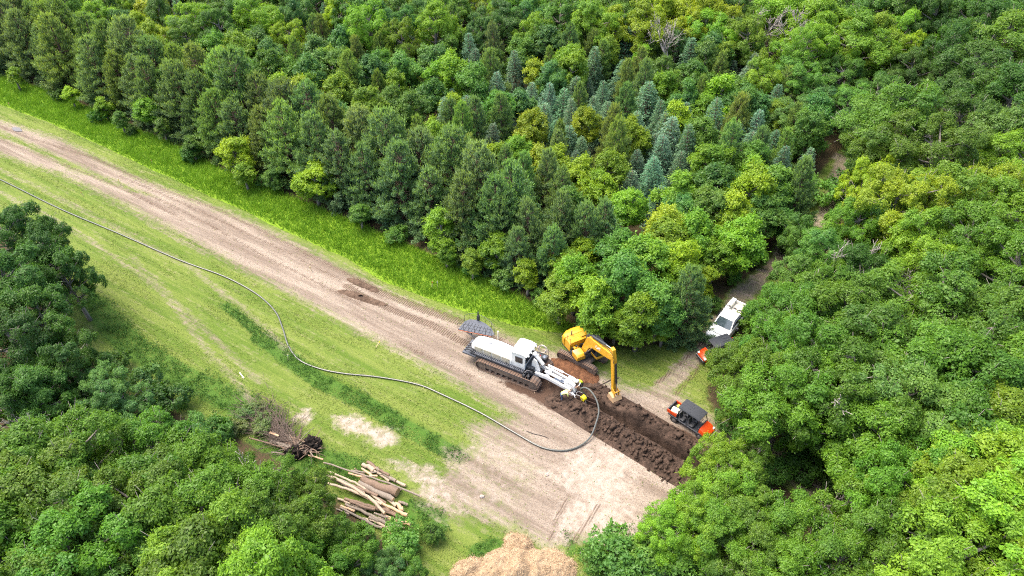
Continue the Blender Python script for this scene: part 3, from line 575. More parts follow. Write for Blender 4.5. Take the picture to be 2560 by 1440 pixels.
# wood on the left, near the camera
LEFTWOOD = ((40, 600, 11, DEEP, .9), (110, 640, 10, DEEP, .8), (170, 690, 9, DEEP, .8), (30, 720, 11, DEEP, 1.0), (100, 800, 10, DEEP, .9), (40, 870, 10, DEEP, 1.0), (170, 910, 8, DEEP, .9), (110, 965, 8, DEEP, 1.0), (250, 975, 6, COOL, 1.0), (310, 1005, 5, COOL, 1.0), (20, 1000, 8, DEEP, 1.0),
            (150, 1190, 11, OAKC, 1.0), (50, 1200, 11, OAKC, 1.0), (120, 1290, 12, OAKC, 1.0), (30, 1330, 12, OAKC, 1.0), (240, 1250, 8, MID, .85), (390, 1140, 9, OAKC, .92), (470, 1140, 8, COOL, .85), (400, 1230, 10.5, OAKC, 1.0), (500, 1220, 9.5, OAKC, .92), (570, 1215, 8, OAKC, .9), (640, 1250, 8, OAKC, .9), (330, 1300, 11, OAKC, .95), (450, 1310, 11.5, OAKC, .95), (560, 1300, 11, OAKC, .95), (660, 1310, 9.5, OAKC, .95), (760, 1275, 6.5, OAKC, .9), (740, 1350, 8.5, OAKC, .95),
            (190, 1400, 12, OAKC, 1.0), (60, 1430, 12, OAKC, 1.0), (360, 1400, 10, MID, .9), (520, 1400, 12, BRIGHT, .9), (630, 1390, 10.5, OAKC, .9), (640, 1450, 12, BRIGHT, .9), (480, 1470, 12, OAKC, 1.0), (835, 1370, 6, OAKC, .9), (750, 1430, 8, OAKC, .9), (870, 1420, 6, OAKC, .95), (950, 1430, 4.5, COOL, 1.0), (1035, 1440, 3.5, OAKC, 1.0))
for a in LEFTWOOD: crown_at('oak', *a[:4], a[4])
# shrubs along the edges and under the trees
for px, py, h, col in ((1080, 1330, 1.6, MID), (1000, 1350, 1.8, MID), (1490, 1400, 2.0, MID), (1560, 1395, 2.6, MID), (1620, 1410, 2.8, MID), (1640, 1330, 1.8, OAKC), (1590, 1440, 2.4, MID), (1690, 1400, 3, MID), (1700, 1270, 2.0, BRIGHT), (890, 1345, 1.8, MID), (690, 1215, 2.0, OAKC), (540, 1075, 2.0, DEEP), (420, 1000, 2.2, DEEP), (360, 950, 2.2, COOL), (300, 905, 1.8, DEEP), (1830, 905, 1.6, MID), (1870, 870, 2.6, OAKC), (1835, 1060, 1.8, MID), (1880, 800, 2.6, OAKC), (1900, 690, 2.6, MID), (1940, 650, 2.2, DEEP), (1830, 690, 1.8, MID), (1780, 760, 1.6, DEEP), (1890, 640, 2.4, MID), (1990, 620, 2.4, MID),
                       (2120, 300, 2.5, COOL), (2030, 480, 3, MID), (2120, 480, 3, DEEP), (2060, 520, 3, MID), (1950, 400, 3, MID), (250, 290, 1.8, DEEP), (330, 325, 1.6, DEEP), (480, 385, 1.8, DEEP), (660, 455, 1.6, DEEP), (900, 540, 1.8, DEEP), (990, 590, 1.8, MID), (1180, 665, 1.8, MID), (1260, 700, 2.0, MID), (1350, 745, 1.8, MID), (150, 240, 1.6, DEEP), (1960, 910, 3, MID), (2090, 1200, 2.5, DEEP), (2000, 1150, 2.5, DEEP), (1940, 1180, 2, MID), (2200, 1180, 3, DEEP), (2300, 1200, 3, DEEP), (2120, 1300, 2.5, MID), (1880, 1310, 3, DEEP), (1950, 1380, 3, MID), (2200, 1420, 3, MID), (2340, 1350, 3, DEEP),
                       (240, 1080, 3, DEEP), (180, 1040, 3, DEEP), (90, 1040, 3, DEEP), (300, 1120, 3, DEEP), (250, 1240, 3, DEEP), (240, 1400, 3, DEEP), (300, 1420, 3, DEEP), (560, 1420, 3, DEEP), (2240, 700, 3, DEEP), (2330, 700, 3, DEEP), (2170, 760, 3, DEEP), (2420, 740, 3, DEEP)):
    crown_at('bush', px, py, h, col, RT.uniform(.95, 1.2), .5)
print('TREES', len(TREES), {k: sum(1 for t in TREES if t[1] == k) for k in KIND})
# ------------------------------------------------------------------ grasses, as real blades
def blade_material(name, a, b_, trans=.3):
    m = bpy.data.materials.new(name); nt, b = nodes_of(m); c = mix(nt, attr(nt, 'tint'), tuple(k * .74 for k in a), tuple(k * .74 for k in b_))
    nt.links.new(c, b.inputs['Base Color']); b.inputs['Roughness'].default_value = .6; b.inputs['Specular IOR Level'].default_value = .25
    tr = N(nt, 'ShaderNodeBsdfTranslucent'); nt.links.new(c, tr.inputs[0]); ms = N(nt, 'ShaderNodeMixShader'); ms.inputs[0].default_value = trans
    nt.links.new(b.outputs[0], ms.inputs[1]); nt.links.new(tr.outputs[0], ms.inputs[2]); nt.links.new(ms.outputs[0], nt.nodes['Material Output'].inputs[0]); return m
def blades(P, hgt, wid, seed, lean=.35, tint=None):
    rg = np.random.default_rng(seed); n = len(P); a = rg.uniform(0, 6.283, n); s = np.column_stack([np.cos(a), np.sin(a), np.zeros(n)]) * wid[:, None] * .5
    base = np.column_stack([P, ground_z(P) - .02]); tip = base + np.column_stack([rg.normal(size=(n, 2)) * lean * hgt[:, None], hgt])
    V = np.stack([base - s, base + s, tip], 1).reshape(-1, 3); F = np.arange(n * 3).reshape(-1, 3)
    return V, F, (rg.random(n) if tint is None else np.clip(tint + rg.normal(size=n) * .2, 0, 1))
def scatter(poly, per_m2, seed):
    rg = np.random.default_rng(seed); lo, hi = poly.min(0), poly.max(0); lo = np.maximum(lo, (-85, 22)); hi = np.minimum(hi, (48, 112)); n = int((hi - lo).prod() * per_m2)
    P = lo + rg.random((n, 2)) * (hi - lo); P = P[inside(P, poly)]
    dz = -CAM_H; dep = P[:, 1] * math.cos(PITCH) - dz * math.sin(PITCH); u = FOC * P[:, 0] / dep
    return P[np.abs(u) < 1330]
rg = np.random.default_rng(3)
# tall uncut strip before the pines
P = scatter(Pstrip, 85, 11); P = P + (vnoise(P, .8, 3)[:, None] - .5) * .3
e = line_dist(P, G(STRIP_LO)); keep = rg.random(len(P)) < .35 + .65 * sstep(0, .8, e); P = P[keep]
h = (.34 + .42 * fbm(P, 2.0, 8)) * rg.uniform(.7, 1.2, len(P))
V, F, T = blades(P, h, rg.uniform(.05, .11, len(P)), 1, .45, fbm(P, 1.3, 9) * .8 + .1)
o = link('tall_grass', np_mesh('tall_grass', V, F, blade_material('tall_grass', (.17, .36, .020), (.28, .50, .034)), {'tint': ('FACE', T)}))
tag(o, 'tall bright green uncut grass strip before the pine row', 'grass', kind='stuff')
# rough meadow grass over the open field
P = scatter(Pfield, 70, 12); mk = masks(P); st = fbm(np.column_stack([(P @ (math.cos(ROWDIR), math.sin(ROWDIR))) / 9, P @ (-math.sin(ROWDIR), math.cos(ROWDIR))]), .9, 21)
pr = (1 - np.clip(mk['dirt'] * 1.35, 0, 1)) * (1 - mk['mud']) * (1 - mk['lush']) * (1 - .9 * mk['sand']) * sstep(.34, .58, st + .25 * (fbm(P, .7, 22) - .5)) + .03 * (mk['dirt'] > .3) * (mk['mud'] < .2)
keep = rg.random(len(P)) < pr; P = P[keep]; st = st[keep]; n = len(P)
C = np.column_stack([P, ground_z(P) + rg.uniform(.0, .06, n)]); T = np.clip(.3 + .9 * (st - .4) + rg.normal(size=n) * .25, 0, 1)
V = leaf_quads(C, rg.normal(size=(n, 3)) * (1, 1, .3) + (0, 0, .35), unit(rg.normal(size=(n, 3)) * .45 + (0, 0, 1)), rg.uniform(.08, .22, n), rg.uniform(.025, .06, n), .1); F = quad_faces(n)
o = link('meadow_grass', np_mesh('meadow_grass', V, F, blade_material('meadow_grass', (.155, .24, .028), (.32, .39, .075)), {'tint': ('FACE', T)}))
tag(o, 'short yellow-green mown grass over the open field', 'grass', kind='stuff')
# dark rank weeds in lines and clumps
P = scatter(Pfield, 60, 13); mk = masks(P); f = fbm(P, .9, 25); keep = rg.random(len(P)) < (mk['rank'] * sstep(.36, .56, f) + .10 * (mk['field'] < .75)) * (1 - mk['lush']) * (1 - mk['mud']) * (1 - .8 * np.clip(mk['dirt'] - .2, 0, 1)); P = P[keep]; n = len(P)
C = np.column_stack([P, ground_z(P) + rg.uniform(.02, .32, n) * (.5 + fbm(P, 1.0, 28))]); m = n * 3; C = np.repeat(C, 3, 0) + rg.normal(size=(m, 3)) * (.06, .06, .03)
V = leaf_quads(C, rg.normal(size=(m, 3)) + (0, 0, .5), unit(rg.normal(size=(m, 3)) * .5 + (0, 0, 1)), rg.uniform(.08, .2, m), rg.uniform(.04, .09, m))
o = link('weeds', np_mesh('weeds', V, quad_faces(m), blade_material('weeds', (.040, .12, .014), (.10, .24, .026)), {'tint': ('FACE', rg.random(m))}))
tag(o, 'dark green weeds in lines and clumps across the field', 'weeds', kind='stuff')
# ------------------------------------------------------------------ machine paints
WHITE = plain('white_paint', (.74, .74, .72), .35, dirt=.12, scale=3, coat=.2); CREAM = plain('cream_panel', (.52, .47, .36), .5, dirt=.2)
BLACK = plain('black_steel', (.035, .038, .044), .5, dirt=.35, dirt_col=(.14, .105, .08)); GREYDECK = plain('deck_grating', (.085, .095, .115), .55, metal=.3, dirt=.3)
YELLOW = plain('yellow_paint', (.60, .31, .018), .4, dirt=.25, dirt_col=(.42, .25, .06), scale=4, coat=.2); STEEL = plain('worn_steel', (.20, .165, .14), .55, metal=.4, dirt=.6, dirt_col=(.17, .11, .075))
SHOE = plain('muddy_track_steel', (.17, .13, .105), .75, metal=.2, dirt=.8, dirt_col=(.155, .10, .07), scale=3); GLASS = plain('dark_glass', (.012, .016, .02), .06, spec=.8); RUBBER = plain('tyre_rubber', (.025, .024, .023), .8, dirt=.5, dirt_col=(.17, .13, .10))
CHROME = plain('chrome_rod', (.62, .62, .62), .2, metal=.9); ORANGE = plain('orange_plastic', (.66, .062, .008), .35, coat=.3, dirt=.08); HOSE = plain('hydraulic_hose', (.02, .02, .02), .6)
RUST = plain('rusty_steel', (.10, .055, .038), .8, dirt=.6, dirt_col=(.075, .045, .03)); PIPEGREY = plain('grey_bar', (.30, .28, .27), .5, metal=.5); LAMP = plain('lamp_lens', (.85, .85, .82), .15); GREY = plain('grey_trim', (.22, .23, .24), .5); DIRTYEL = plain('dusty_bucket', (.55, .36, .19), .7, dirt=.6, dirt_col=(.42, .28, .17))
SEATM = plain('seat_vinyl', (.06, .06, .062), .6); REDM = plain('red_decal', (.35, .02, .015), .5); BLUEGREY = plain('blue_grey_plate', (.20, .24, .30), .4)
def frame(name, loc, deg, label, cat, group=None): return tag(empty(name, (loc[0], loc[1], loc[2] if len(loc) > 2 else 0), R(deg)), label, cat, group)
def oblong(L, H, n=12):
    r = H / 2; pts = []
    for k in range(n + 1): a = -math.pi / 2 + math.pi * k / n; pts.append((L / 2 - r + r * math.cos(a), r + r * math.sin(a)))
    for k in range(n + 1): a = math.pi / 2 + math.pi * k / n; pts.append((-L / 2 + r + r * math.cos(a), r + r * math.sin(a)))
    return pts
def track(parent, x, y, L, H, W, pitch, frame_mat):
    r = H / 2; mb = MB()
    mb.box(x - L / 2 + r, x + L / 2 - r, y - W * .28, y + W * .28, H * .28, H * .72, .05)
    for sx in (-1, 1):
        cx = x + sx * (L / 2 - r); mb.cyl((cx, y - W * .34, r), (cx, y + W * .34, r), r * .8, 18); mb.cyl((cx, y - W * .40, r), (cx, y + W * .40, r), r * .32, 12)
    nr = int((L - H) / .55)
    for k in range(nr): cx = x - L / 2 + r + (k + .5) * (L - H) / nr; mb.cyl((cx, y - W * .32, .17), (cx, y + W * .32, .17), .13, 10)
    for k in range(2): cx = x + (k - .5) * L * .4; mb.cyl((cx, y - W * .3, H - .16), (cx, y + W * .3, H - .16), .09, 10)
    t = mb.build('track', frame_mat, parent, True)
    per = 2 * (L - H) + math.pi * H; n = int(round(per / pitch)); sm = MB(); sm.box(-pitch * .47, pitch * .47, -W / 2, W / 2, -.05, 0, .008); sm.box(-pitch * .40, -pitch * .27, -W / 2, W / 2, 0, .045)
    first = None
    for k in range(n):
        s = (k + .3) * per / n
        if s < L - H: px, pz, a = -L / 2 + r + s, H, 0
        elif s < L - H + math.pi * r: q = (s - (L - H)) / r; px, pz, a = L / 2 - r + r * math.sin(q), r + r * math.cos(q), q
        elif s < 2 * (L - H) + math.pi * r: px, pz, a = L / 2 - r - (s - (L - H) - math.pi * r), 0, math.pi
        else: q = (s - 2 * (L - H) - math.pi * r) / r; px, pz, a = -L / 2 + r - r * math.sin(q), r - r * math.cos(q), math.pi + q
        if first is None: o = sm.build('track_shoe', SHOE, t); first = o
        else: o = first.copy(); COL.objects.link(o); o.parent = t
        o.location = (x + px, y, pz); o.rotation_euler = (0, a, 0)
    return t
def text(body, size, mat, parent, M, name='decal'):
    c = bpy.data.curves.new('t', 'FONT'); c.body = body; c.size = size; c.extrude = .004; c.align_x = 'CENTER'; c.align_y = 'CENTER'; c.offset = .012 * size
    t = bpy.data.objects.new('t', c); COL.objects.link(t); dg = bpy.context.evaluated_depsgraph_get(); me = bpy.data.meshes.new_from_object(t.evaluated_get(dg)); bpy.data.objects.remove(t)
    me.materials.clear(); me.materials.append(mat); o = link(name, me, parent); o.matrix_local = M; return o
def facing(loc, xdir, up):   # matrix whose X runs along the writing, Y up the letters
    x = Vector(xdir).normalized(); z = x.cross(Vector(up)).normalized(); y = z.cross(x); M = Matrix((x, y, z)).transposed().to_4x4(); M.translation = Vector(loc); return M

# ------------------------------------------------------------------ white crawler trencher / cable plough
T = frame('crawler_trencher', (.147, 45.80), -28.3, 'white crawler trencher with cab, long engine hood and rear plough boom on the muddy road', 'trencher')
for y in (-1.24, 1.24): track(T, .1, y, 6.3, 1.12, .8, .25, STEEL)
MB().box(-2.9, 2.9, -.82, .82, .35, 1.18, .06).build('chassis', BLACK, T)
dk = MB()
for k in range(30): dk.box(-3.9 + k * .18, -3.79 + k * .18, -1.24, -.9, 1.42, 1.46)
dk.box(-3.95, 1.6, -1.28, -1.22, 1.34, 1.48); dk.box(-3.9, 1.55, -1.22, -.9, 1.34, 1.39); dk.build('walkway', GREYDECK, T)
sl = MB()
for k in range(44): sl.box(-3.1 + k * .105, -3.045 + k * .105, -1.20, -1.15, 1.06, 1.36)
sl.box(-3.2, 1.55, -1.15, -1.1, 1.06, 1.36); sl.build('side_screen', GREYDECK, T)
rl = MB()
for x in (-3.3, -1.6, -.1): rl.tube([(x, -1.25, 1.46), (x, -1.25, 2.0)], .02)
rl.tube([(-3.7, -1.25, 1.46), (-3.3, -1.25, 2.0), (-.1, -1.25, 2.0), (.25, -1.25, 1.46)], .022); rl.build('handrail', BLACK, T)
rl = MB(); rl.tube([(.75, -1.25, 1.46), (.75, -1.25, 1.85), (1.35, -1.25, 1.85), (1.35, -1.25, 1.46)], .02); rl.build('handrail', BLACK, T)
# rear (upper left) lower platform with hydraulics
MB().box(-4.6, -3.2, -1.35, .5, 1.0, 1.2, .03).build('front_platform', GREYDECK, T)
hy = MB()
for k in range(4): hy.tube(arc((-4.5, -1.1 + .3 * k, 1.25), (-3.4, -1.2 + .25 * k, 1.5), .18, 6), .045, 6)
hy.build('hose_bundle', HOSE, T)
# hood
def sect(x, y0, y1, z0, z1, c): return [(x, y0, z0), (x, y0, z1 - c), (x, y0 + c * .35, z1 - c * .3), (x, y0 + c, z1), (x, y1 - c, z1), (x, y1 - c * .35, z1 - c * .3), (x, y1, z1 - c), (x, y1, z0)]
MB().loft([sect(-3.95, -.72, .32, 1.35, 1.95, .2), sect(-3.7, -.85, .42, 1.34, 2.18, .22), sect(-3.0, -.9, .5, 1.3, 2.34, .24), sect(-1.4, -.9, .58, 1.3, 2.36, .24), sect(-.4, -.9, .62, 1.3, 2.22, .22), sect(.25, -.9, .62, 1.3, 2.05, .2)]).build('engine_hood', WHITE, T, True)
for k in range(4):
    p = MB(); x0 = -3.55 + k * .92; p.box(x0 + .03, x0 + .86, -.925, -.895, 1.40, 2.02, .01); q = p.build('side_panel', CREAM, T); c = MB(); c.cyl((x0 + .74, -.95, 1.86), (x0 + .74, -.92, 1.86), .035, 8); c.build('latch', BLACK, q)
MB().cyl((-2.35, -.15, 2.34), (-2.35, -.15, 2.40), .24, 20).build('air_vent', GREY, T, True)
pp = MB(); pp.tube([(-2.0, .72, 1.4), (-2.0, .72, 2.95)], .06, 10); pp.tube([(-2.0, .72, 2.9), (-2.0, .72, 3.15)], .085, 10); pp.build('exhaust_stack', CREAM, T, True)
# cab
cb = MB(); cb.loft([[(x, -.86, z0), (x, .98, z0), (x, .98, 2.6), (x, .9, 3.0), (x, .7, zt), (x, -.6, zt), (x, -.78, 3.0), (x, -.86, 2.6)] for x, z0, zt in ((.22, 1.3, 2.85), (.36, 1.3, 3.1), (1.5, 1.3, 3.12), (1.56, 1.3, 2.95))]); cab = cb.build('cab', WHITE, T, True)
MB().loft([[(x, -.92, z), (x, 1.04, z), (x, 1.0, z + .07), (x, -.88, z + .07)] for x, z in ((.15, 2.98), (.4, 3.1), (1.2, 3.14), (1.78, 3.02))]).build('cab_roof', WHITE, cab, True)
MB().box(.62, 1.34, -.90, -.845, 2.02, 2.70, .02).build('window', GLASS, cab); MB().box(1.545, 1.60, -.70, .85, 2.0, 2.88, .02).build('window', GLASS, cab); MB().box(.55, 1.3, .95, 1.01, 2.0, 2.7, .02).build('window', GLASS, cab)
MB().box(.2, .27, -.80, -.30, 1.4, 2.6).build('window', GLASS, cab)
ml = MB()
for y in (-.6, -.1, .4, .85): ml.box(1.74, 1.86, y - .1, y + .1, 2.88, 2.98, .02)
ml.build('work_lamp', LAMP, cab)
# far side locker with rail and a coiled white hose hung on it
MB().box(1.3, 2.75, .95, 1.6, 1.05, 1.58, .04).build('tool_locker', BLACK, T); MB().box(2.35, 2.62, 1.1, 1.45, 1.575, 1.60, .01).build('locker_plate', BLUEGREY, T); MB().box(2.02, 2.12, 1.15, 1.25, 1.575, 1.61).build('warning_decal', REDM, T)
rl = MB(); rl.tube([(1.35, 1.58, 1.58), (1.35, 1.58, 2.35), (2.72, 1.58, 2.35), (2.72, 1.58, 1.58)], .022); rl.tube([(1.35, 1.58, 1.95), (2.72, 1.58, 1.95)], .016); rl.tube([(2.72, .98, 1.58), (2.72, .98, 2.3), (2.72, 1.58, 2.35)], .02); rl.build('handrail', BLACK, T)
# power pack and hoses in front of the cab
MB().box(1.6, 2.35, -.7, .9, 1.1, 1.75, .05).build('pump_housing', BLACK, T)
for k in range(9): MB().tube(arc((1.65 + .05 * k, -1.25 + .22 * k, 1.35), (2.35, -.8 + .15 * k, 1.3 + .05 * (k % 3)), .35 + .05 * (k % 2), 7), .032, 6).build('hydraulic_hose', HOSE if k % 3 else PIPEGREY, T, True)
vb = MB(); rv = random.Random(4)
for k in range(10): x, y = rv.uniform(1.65, 2.3), rv.uniform(-1.5, -.75); vb.box(x - .08, x + .08, y - .08, y + .08, 1.1, 1.3 + rv.uniform(0, .3), .02)
vb.build('valve_block', BLACK, T)
MB().box(1.55, 2.45, -1.55, -.72, 1.02, 1.12, .02).build('valve_tray', GREYDECK, T)
# mast, lift cylinder and the plough boom
MB().prism([(2.0, 1.2), (2.75, 1.1), (2.85, 1.5), (2.5, 2.5), (2.2, 2.65), (2.05, 2.3)], -.42, -.30).build('mast_plate', WHITE, T); MB().prism([(2.0, 1.2), (2.75, 1.1), (2.85, 1.5), (2.5, 2.4), (2.2, 2.5), (2.05, 2.2)], .28, .40).build('mast_plate', CREAM, T)
cy_ = MB(); cy_.cyl((2.1, -.02, 2.95), (2.95, -.02, 2.0), .17, 14); cy_.cyl((2.06, -.02, 3.0), (2.2, -.02, 2.84), .2, 14); lc = cy_.build('lift_cylinder', WHITE, T, True); MB().cyl((2.95, -.02, 2.0), (3.4, -.02, 1.5), .06, 10).build('piston_rod', CHROME, lc, True)
MB().cyl((2.25, .3, 2.6), (2.75, .3, 1.5), .13, 12).build('side_cylinder', CREAM, T, True)
for y, n in ((-.72, 0), (.22, 1)):
    MB().prism([(2.5, 1.05), (2.5, 1.40), (3.6, 1.42), (5.9, .92), (5.95, .62), (3.6, 1.08)], y, y + .2).build('boom_arm', WHITE, T, bevel=.015)
MB().box(3.4, 3.75, -.5, .22, 1.1, 1.38, .03).build('cross_member', WHITE, T)
cy_ = MB(); cy_.cyl((3.3, -.3, 1.6), (4.9, -.3, 1.35), .13, 12); c1 = cy_.build('boom_cylinder', WHITE, T, True); MB().cyl((4.9, -.3, 1.35), (5.6, -.3, 1.22), .05, 10).build('piston_rod', CHROME, c1, True)
cy_ = MB(); cy_.cyl((3.2, .55, 1.5), (4.7, .55, 1.32), .10, 12); c2 = cy_.build('boom_cylinder', WHITE, T, True); MB().cyl((4.7, .55, 1.32), (5.5, .55, 1.2), .045, 10).build('piston_rod', CHROME, c2, True)
MB().prism([(4.1, -.5), (5.3, -.42), (5.2, .02), (4.4, -.1)], 1.12, 1.16, 'z').build('guard_plate', BLUEGREY, T)
MB().prism([(5.3, .5), (6.1, .3), (6.35, .55), (6.2, 1.25), (5.7, 1.5), (5.2, 1.35)], -.48, -.12).build('linkage_head', WHITE, T, bevel=.03)
MB().prism([(5.3, .6), (6.0, .5), (6.1, 1.2), (5.6, 1.4), (5.25, 1.2)], .10, .46).build('linkage_head', WHITE, T, bevel=.03)
MB().prism([(5.7, .2), (6.5, -.05), (6.75, .1), (6.55, .35), (6.0, .85)], -.86, -.62).build('plough_bracket', WHITE, T, bevel=.02)
MB().cyl((6.0, -.8, .8), (6.0, .5, .8), .1, 12).build('pivot_pin', STEEL, T, True)
# laying box that reaches down into the trench
bx = MB(); bx.box(6.2, 8.4, -.72, -.68, -1.1, .42); bx.box(6.2, 8.4, -.28, -.24, -1.1, .42); bx.box(6.2, 6.24, -.68, -.28, -1.1, .42); bx.box(6.24, 8.4, -.68, -.28, -1.1, -1.05); lb = bx.build('laying_box', RUST, T)
hd = MB(); hd.tube([(6.5, -.70, .42), (6.5, -.70, .62), (7.15, -.70, .62), (7.15, -.70, .42)], .035, 6); hd.tube([(6.5, -.26, .42), (6.5, -.26, .62), (7.15, -.26, .62), (7.15, -.26, .42)], .035, 6); hd.tube([(6.5, -.70, .62), (6.5, -.26, .62)], .035, 6); hd.tube([(7.15, -.70, .62), (7.15, -.26, .62)], .035, 6); hd.build('guard_bars', PIPEGREY, lb)
# black side-tipping platform with rails at the far front
cs = math.cos(R(-28.3)); sn_ = math.sin(R(-28.3))
def tl(px, py, z):
    x, y = g(px, py, z); dx, dy = x - .147, y - 45.80; return (dx * cs + dy * sn_, -dx * sn_ + dy * cs)
PL = [tl(1145, 823, 1.5), tl(1228, 840, 1.5), tl(1236, 836, 1.5), tl(1229, 821, 1.5), tl(1213, 808, 1.5), tl(1196, 800, 1.5), tl(1175, 798, 1.5), tl(1162, 803, 1.5)]
pf = MB().prism(PL, 1.44, 1.5, 'z').build('folding_deck', GREYDECK, T)
rb = MB()
for k in range(9):
    a = Vector((*PL[0], 1.515)).lerp(Vector((*PL[1], 1.515)), (k + .7) / 9.5); b = Vector((*PL[7], 1.515)).lerp(Vector((*PL[3], 1.515)), min(1, (k + .6) / 8.8)); rb.tube([a, b], .018, 4)
rb.build('deck_rib', BLACK, pf)
rl = MB()
for k in range(7): a = Vector((*PL[0], 1.5)).lerp(Vector((*PL[1], 1.5)), k / 6); rl.tube([a, a + Vector((0, 0, .8))], .018, 4)
a, b = Vector((*PL[0], 2.3)), Vector((*PL[1], 2.3)); rl.tube([a, b], .02, 4); rl.tube([a - Vector((0, 0, .4)), b - Vector((0, 0, .4))], .016, 4)
for k in (2, 3, 4, 5, 6, 7): a = Vector((*PL[k], 1.5)); rl.tube([a, a + Vector((0, 0, .75))], .018, 4)
rl.tube([Vector((*PL[k], 2.25)) for k in (1, 2, 3, 4, 5, 6, 7)], .02, 4); rl.build('deck_rail', BLACK, pf)
MB().tube([(*PL[0], 1.42), (*PL[1], 1.42)], .04, 6).build('deck_edge', plain('orange_primer', (.5, .17, .09), .6, dirt=.4), pf)
jb = MB(); q = Vector((*PL[5], 1.5)); jb.box(q.x - .12, q.x + .12, q.y - .12, q.y + .12, 1.5, 2.1, .02); jb.tube([q + Vector((0, 0, .6)), q + Vector((0, 0, 1.0))], .06, 8); jb.build('winch_post', BLACK, pf)
sp_ = MB()
for k in (.35, .7): a = Vector((*PL[0], .0)).lerp(Vector((*PL[1], .0)), k); sp_.tube([Vector((a.x, a.y + .15, 1.44)), Vector((a.x + .2, a.y + .2, .75))], .045, 6)
m0 = Vector((*PL[1], 1.3)); sp_.tube([m0 + Vector((-.6, .1, 0)), Vector((-2.6, .6, 1.15))], .07, 6); sp_.tube([Vector((*PL[0], 1.3)) + Vector((.8, .25, 0)), Vector((-2.9, .4, 1.1))], .07, 6); sp_.build('support_strut', BLACK, T)
cl = MB()
for r in (.34, .38, .36, .40):
    off = rv.uniform(-.03, .03); cl.tube([(r * math.cos(t) + off, .03 * math.sin(3 * t) + off, r * math.sin(t)) for t in np.linspace(0, 6.283, 22)], .028, 5)
wx, wy = .147 + 2.05 * cs - 1.66 * sn_, 45.80 + 2.05 * sn_ + 1.66 * cs
c = cl.build('hose_coil', plain('dirty_white_rope', (.62, .56, .48), .8, dirt=.5, dirt_col=(.4, .3, .24), scale=12)); c.location = (wx, wy, 2.0); c.rotation_euler = (R(-18), 0, R(-28.3)); tag(c, 'coil of dirty white rope hung on the handrail behind the trencher cab', 'rope')

# ------------------------------------------------------------------ yellow excavator
E = frame('excavator', (6.5, 46.93), -36.8, 'yellow crawler excavator with its boom reaching down to the trench', 'excavator')
for y in (-.95, .95): track(E, 0, y, 4.1, .84, .52, .19, STEEL)
MB().box(-1.2, 1.2, -.7, .7, .35, .8, .08).build('undercarriage', STEEL, E); MB().cyl((0, 0, .78), (0, 0, 1.05), .55, 24).build('slewing_ring', BLACK, E, True)
H_ = link('house', None, E); H_.rotation_euler = (0, 0, R(-25.2)); H_.location = (0, 0, 0)
bpy.data.objects.remove(H_)
HM = Matrix.Rotation(R(-25.2), 4, 'Z')
def hb(): m = MB(); m.m = HM; return m
hb().prism([(-1.75, -1.18), (.75, -1.18), (.85, -1.05), (.85, 1.2), (-1.75, 1.2), (-2.05, .7), (-2.1, 0), (-2.05, -.7)], 1.03, 1.22, 'z').build('upper_frame', BLACK, E)
cw = [(-1.35, -1.26), (-1.78, -1.2), (-2.08, -.75), (-2.16, 0), (-2.08, .8), (-1.78, 1.24), (-1.35, 1.28)]
hb().loft([[(x * k, y * k, z) for x, y in cw] for z, k in ((1.18, .97), (1.3, 1.0), (2.05, 1.0), (2.28, .96), (2.36, .90))]).build('counterweight', YELLOW, E, True)
eh = hb(); eh.loft([[(x, -1.20, 1.22), (x, -1.20, zt - .12), (x, -1.08, zt), (x, 1.14, zt), (x, 1.26, zt - .12), (x, 1.26, 1.22)] for x, zt in ((-1.36, 2.33), (-.9, 2.33), (-.42, 2.2))]); hood = eh.build('engine_hood', YELLOW, E, True)
hb().box(-1.15, -.62, .1, .65, 2.325, 2.36, .01).build('vent_panel', plain('olive_vent', (.45, .27, .02), .6), hood)
ex = hb(); ex.tube([(-1.25, -.55, 2.3), (-1.25, -.55, 2.75)], .06, 10); ex.tube([(-1.25, -.55, 2.72), (-1.15, -.6, 2.95)], .06, 10); ex.build('exhaust_pipe', STEEL, E, True)
gr = hb(); gr.tube([(-1.0, -1.15, 2.2), (-1.0, -1.15, 2.75), (-.5, -1.15, 2.7), (-.5, -1.15, 2.1)], .02, 5); gr.build('handrail', BLACK, E)
hb().box(-.42, .02, -1.18, -.05, 1.22, 1.45, .02).build('pump_bay', BLACK, E)
vb = hb()
for k in range(14): x, y = rv.uniform(-.38, .0), rv.uniform(-1.1, .25); vb.box(x - .07, x + .07, y - .07, y + .07, 1.4, 1.6 + rv.uniform(0, .35), .015)
vb.build('valve_block', HOSE, E)
hb().box(-.34, -.02, -.98, -.5, 1.45, 1.82, .04).build('filter_cover', YELLOW, E)
hb().loft([[(x, -1.22, 1.16), (x, -1.22, zt - .05), (x, -1.15, zt), (x, -.42, zt), (x, -.36, zt - .05), (x, -.36, 1.16)] for x, zt in ((.04, 1.78), (.75, 1.72), (.92, 1.55))]).build('fuel_tank', YELLOW, E, True)
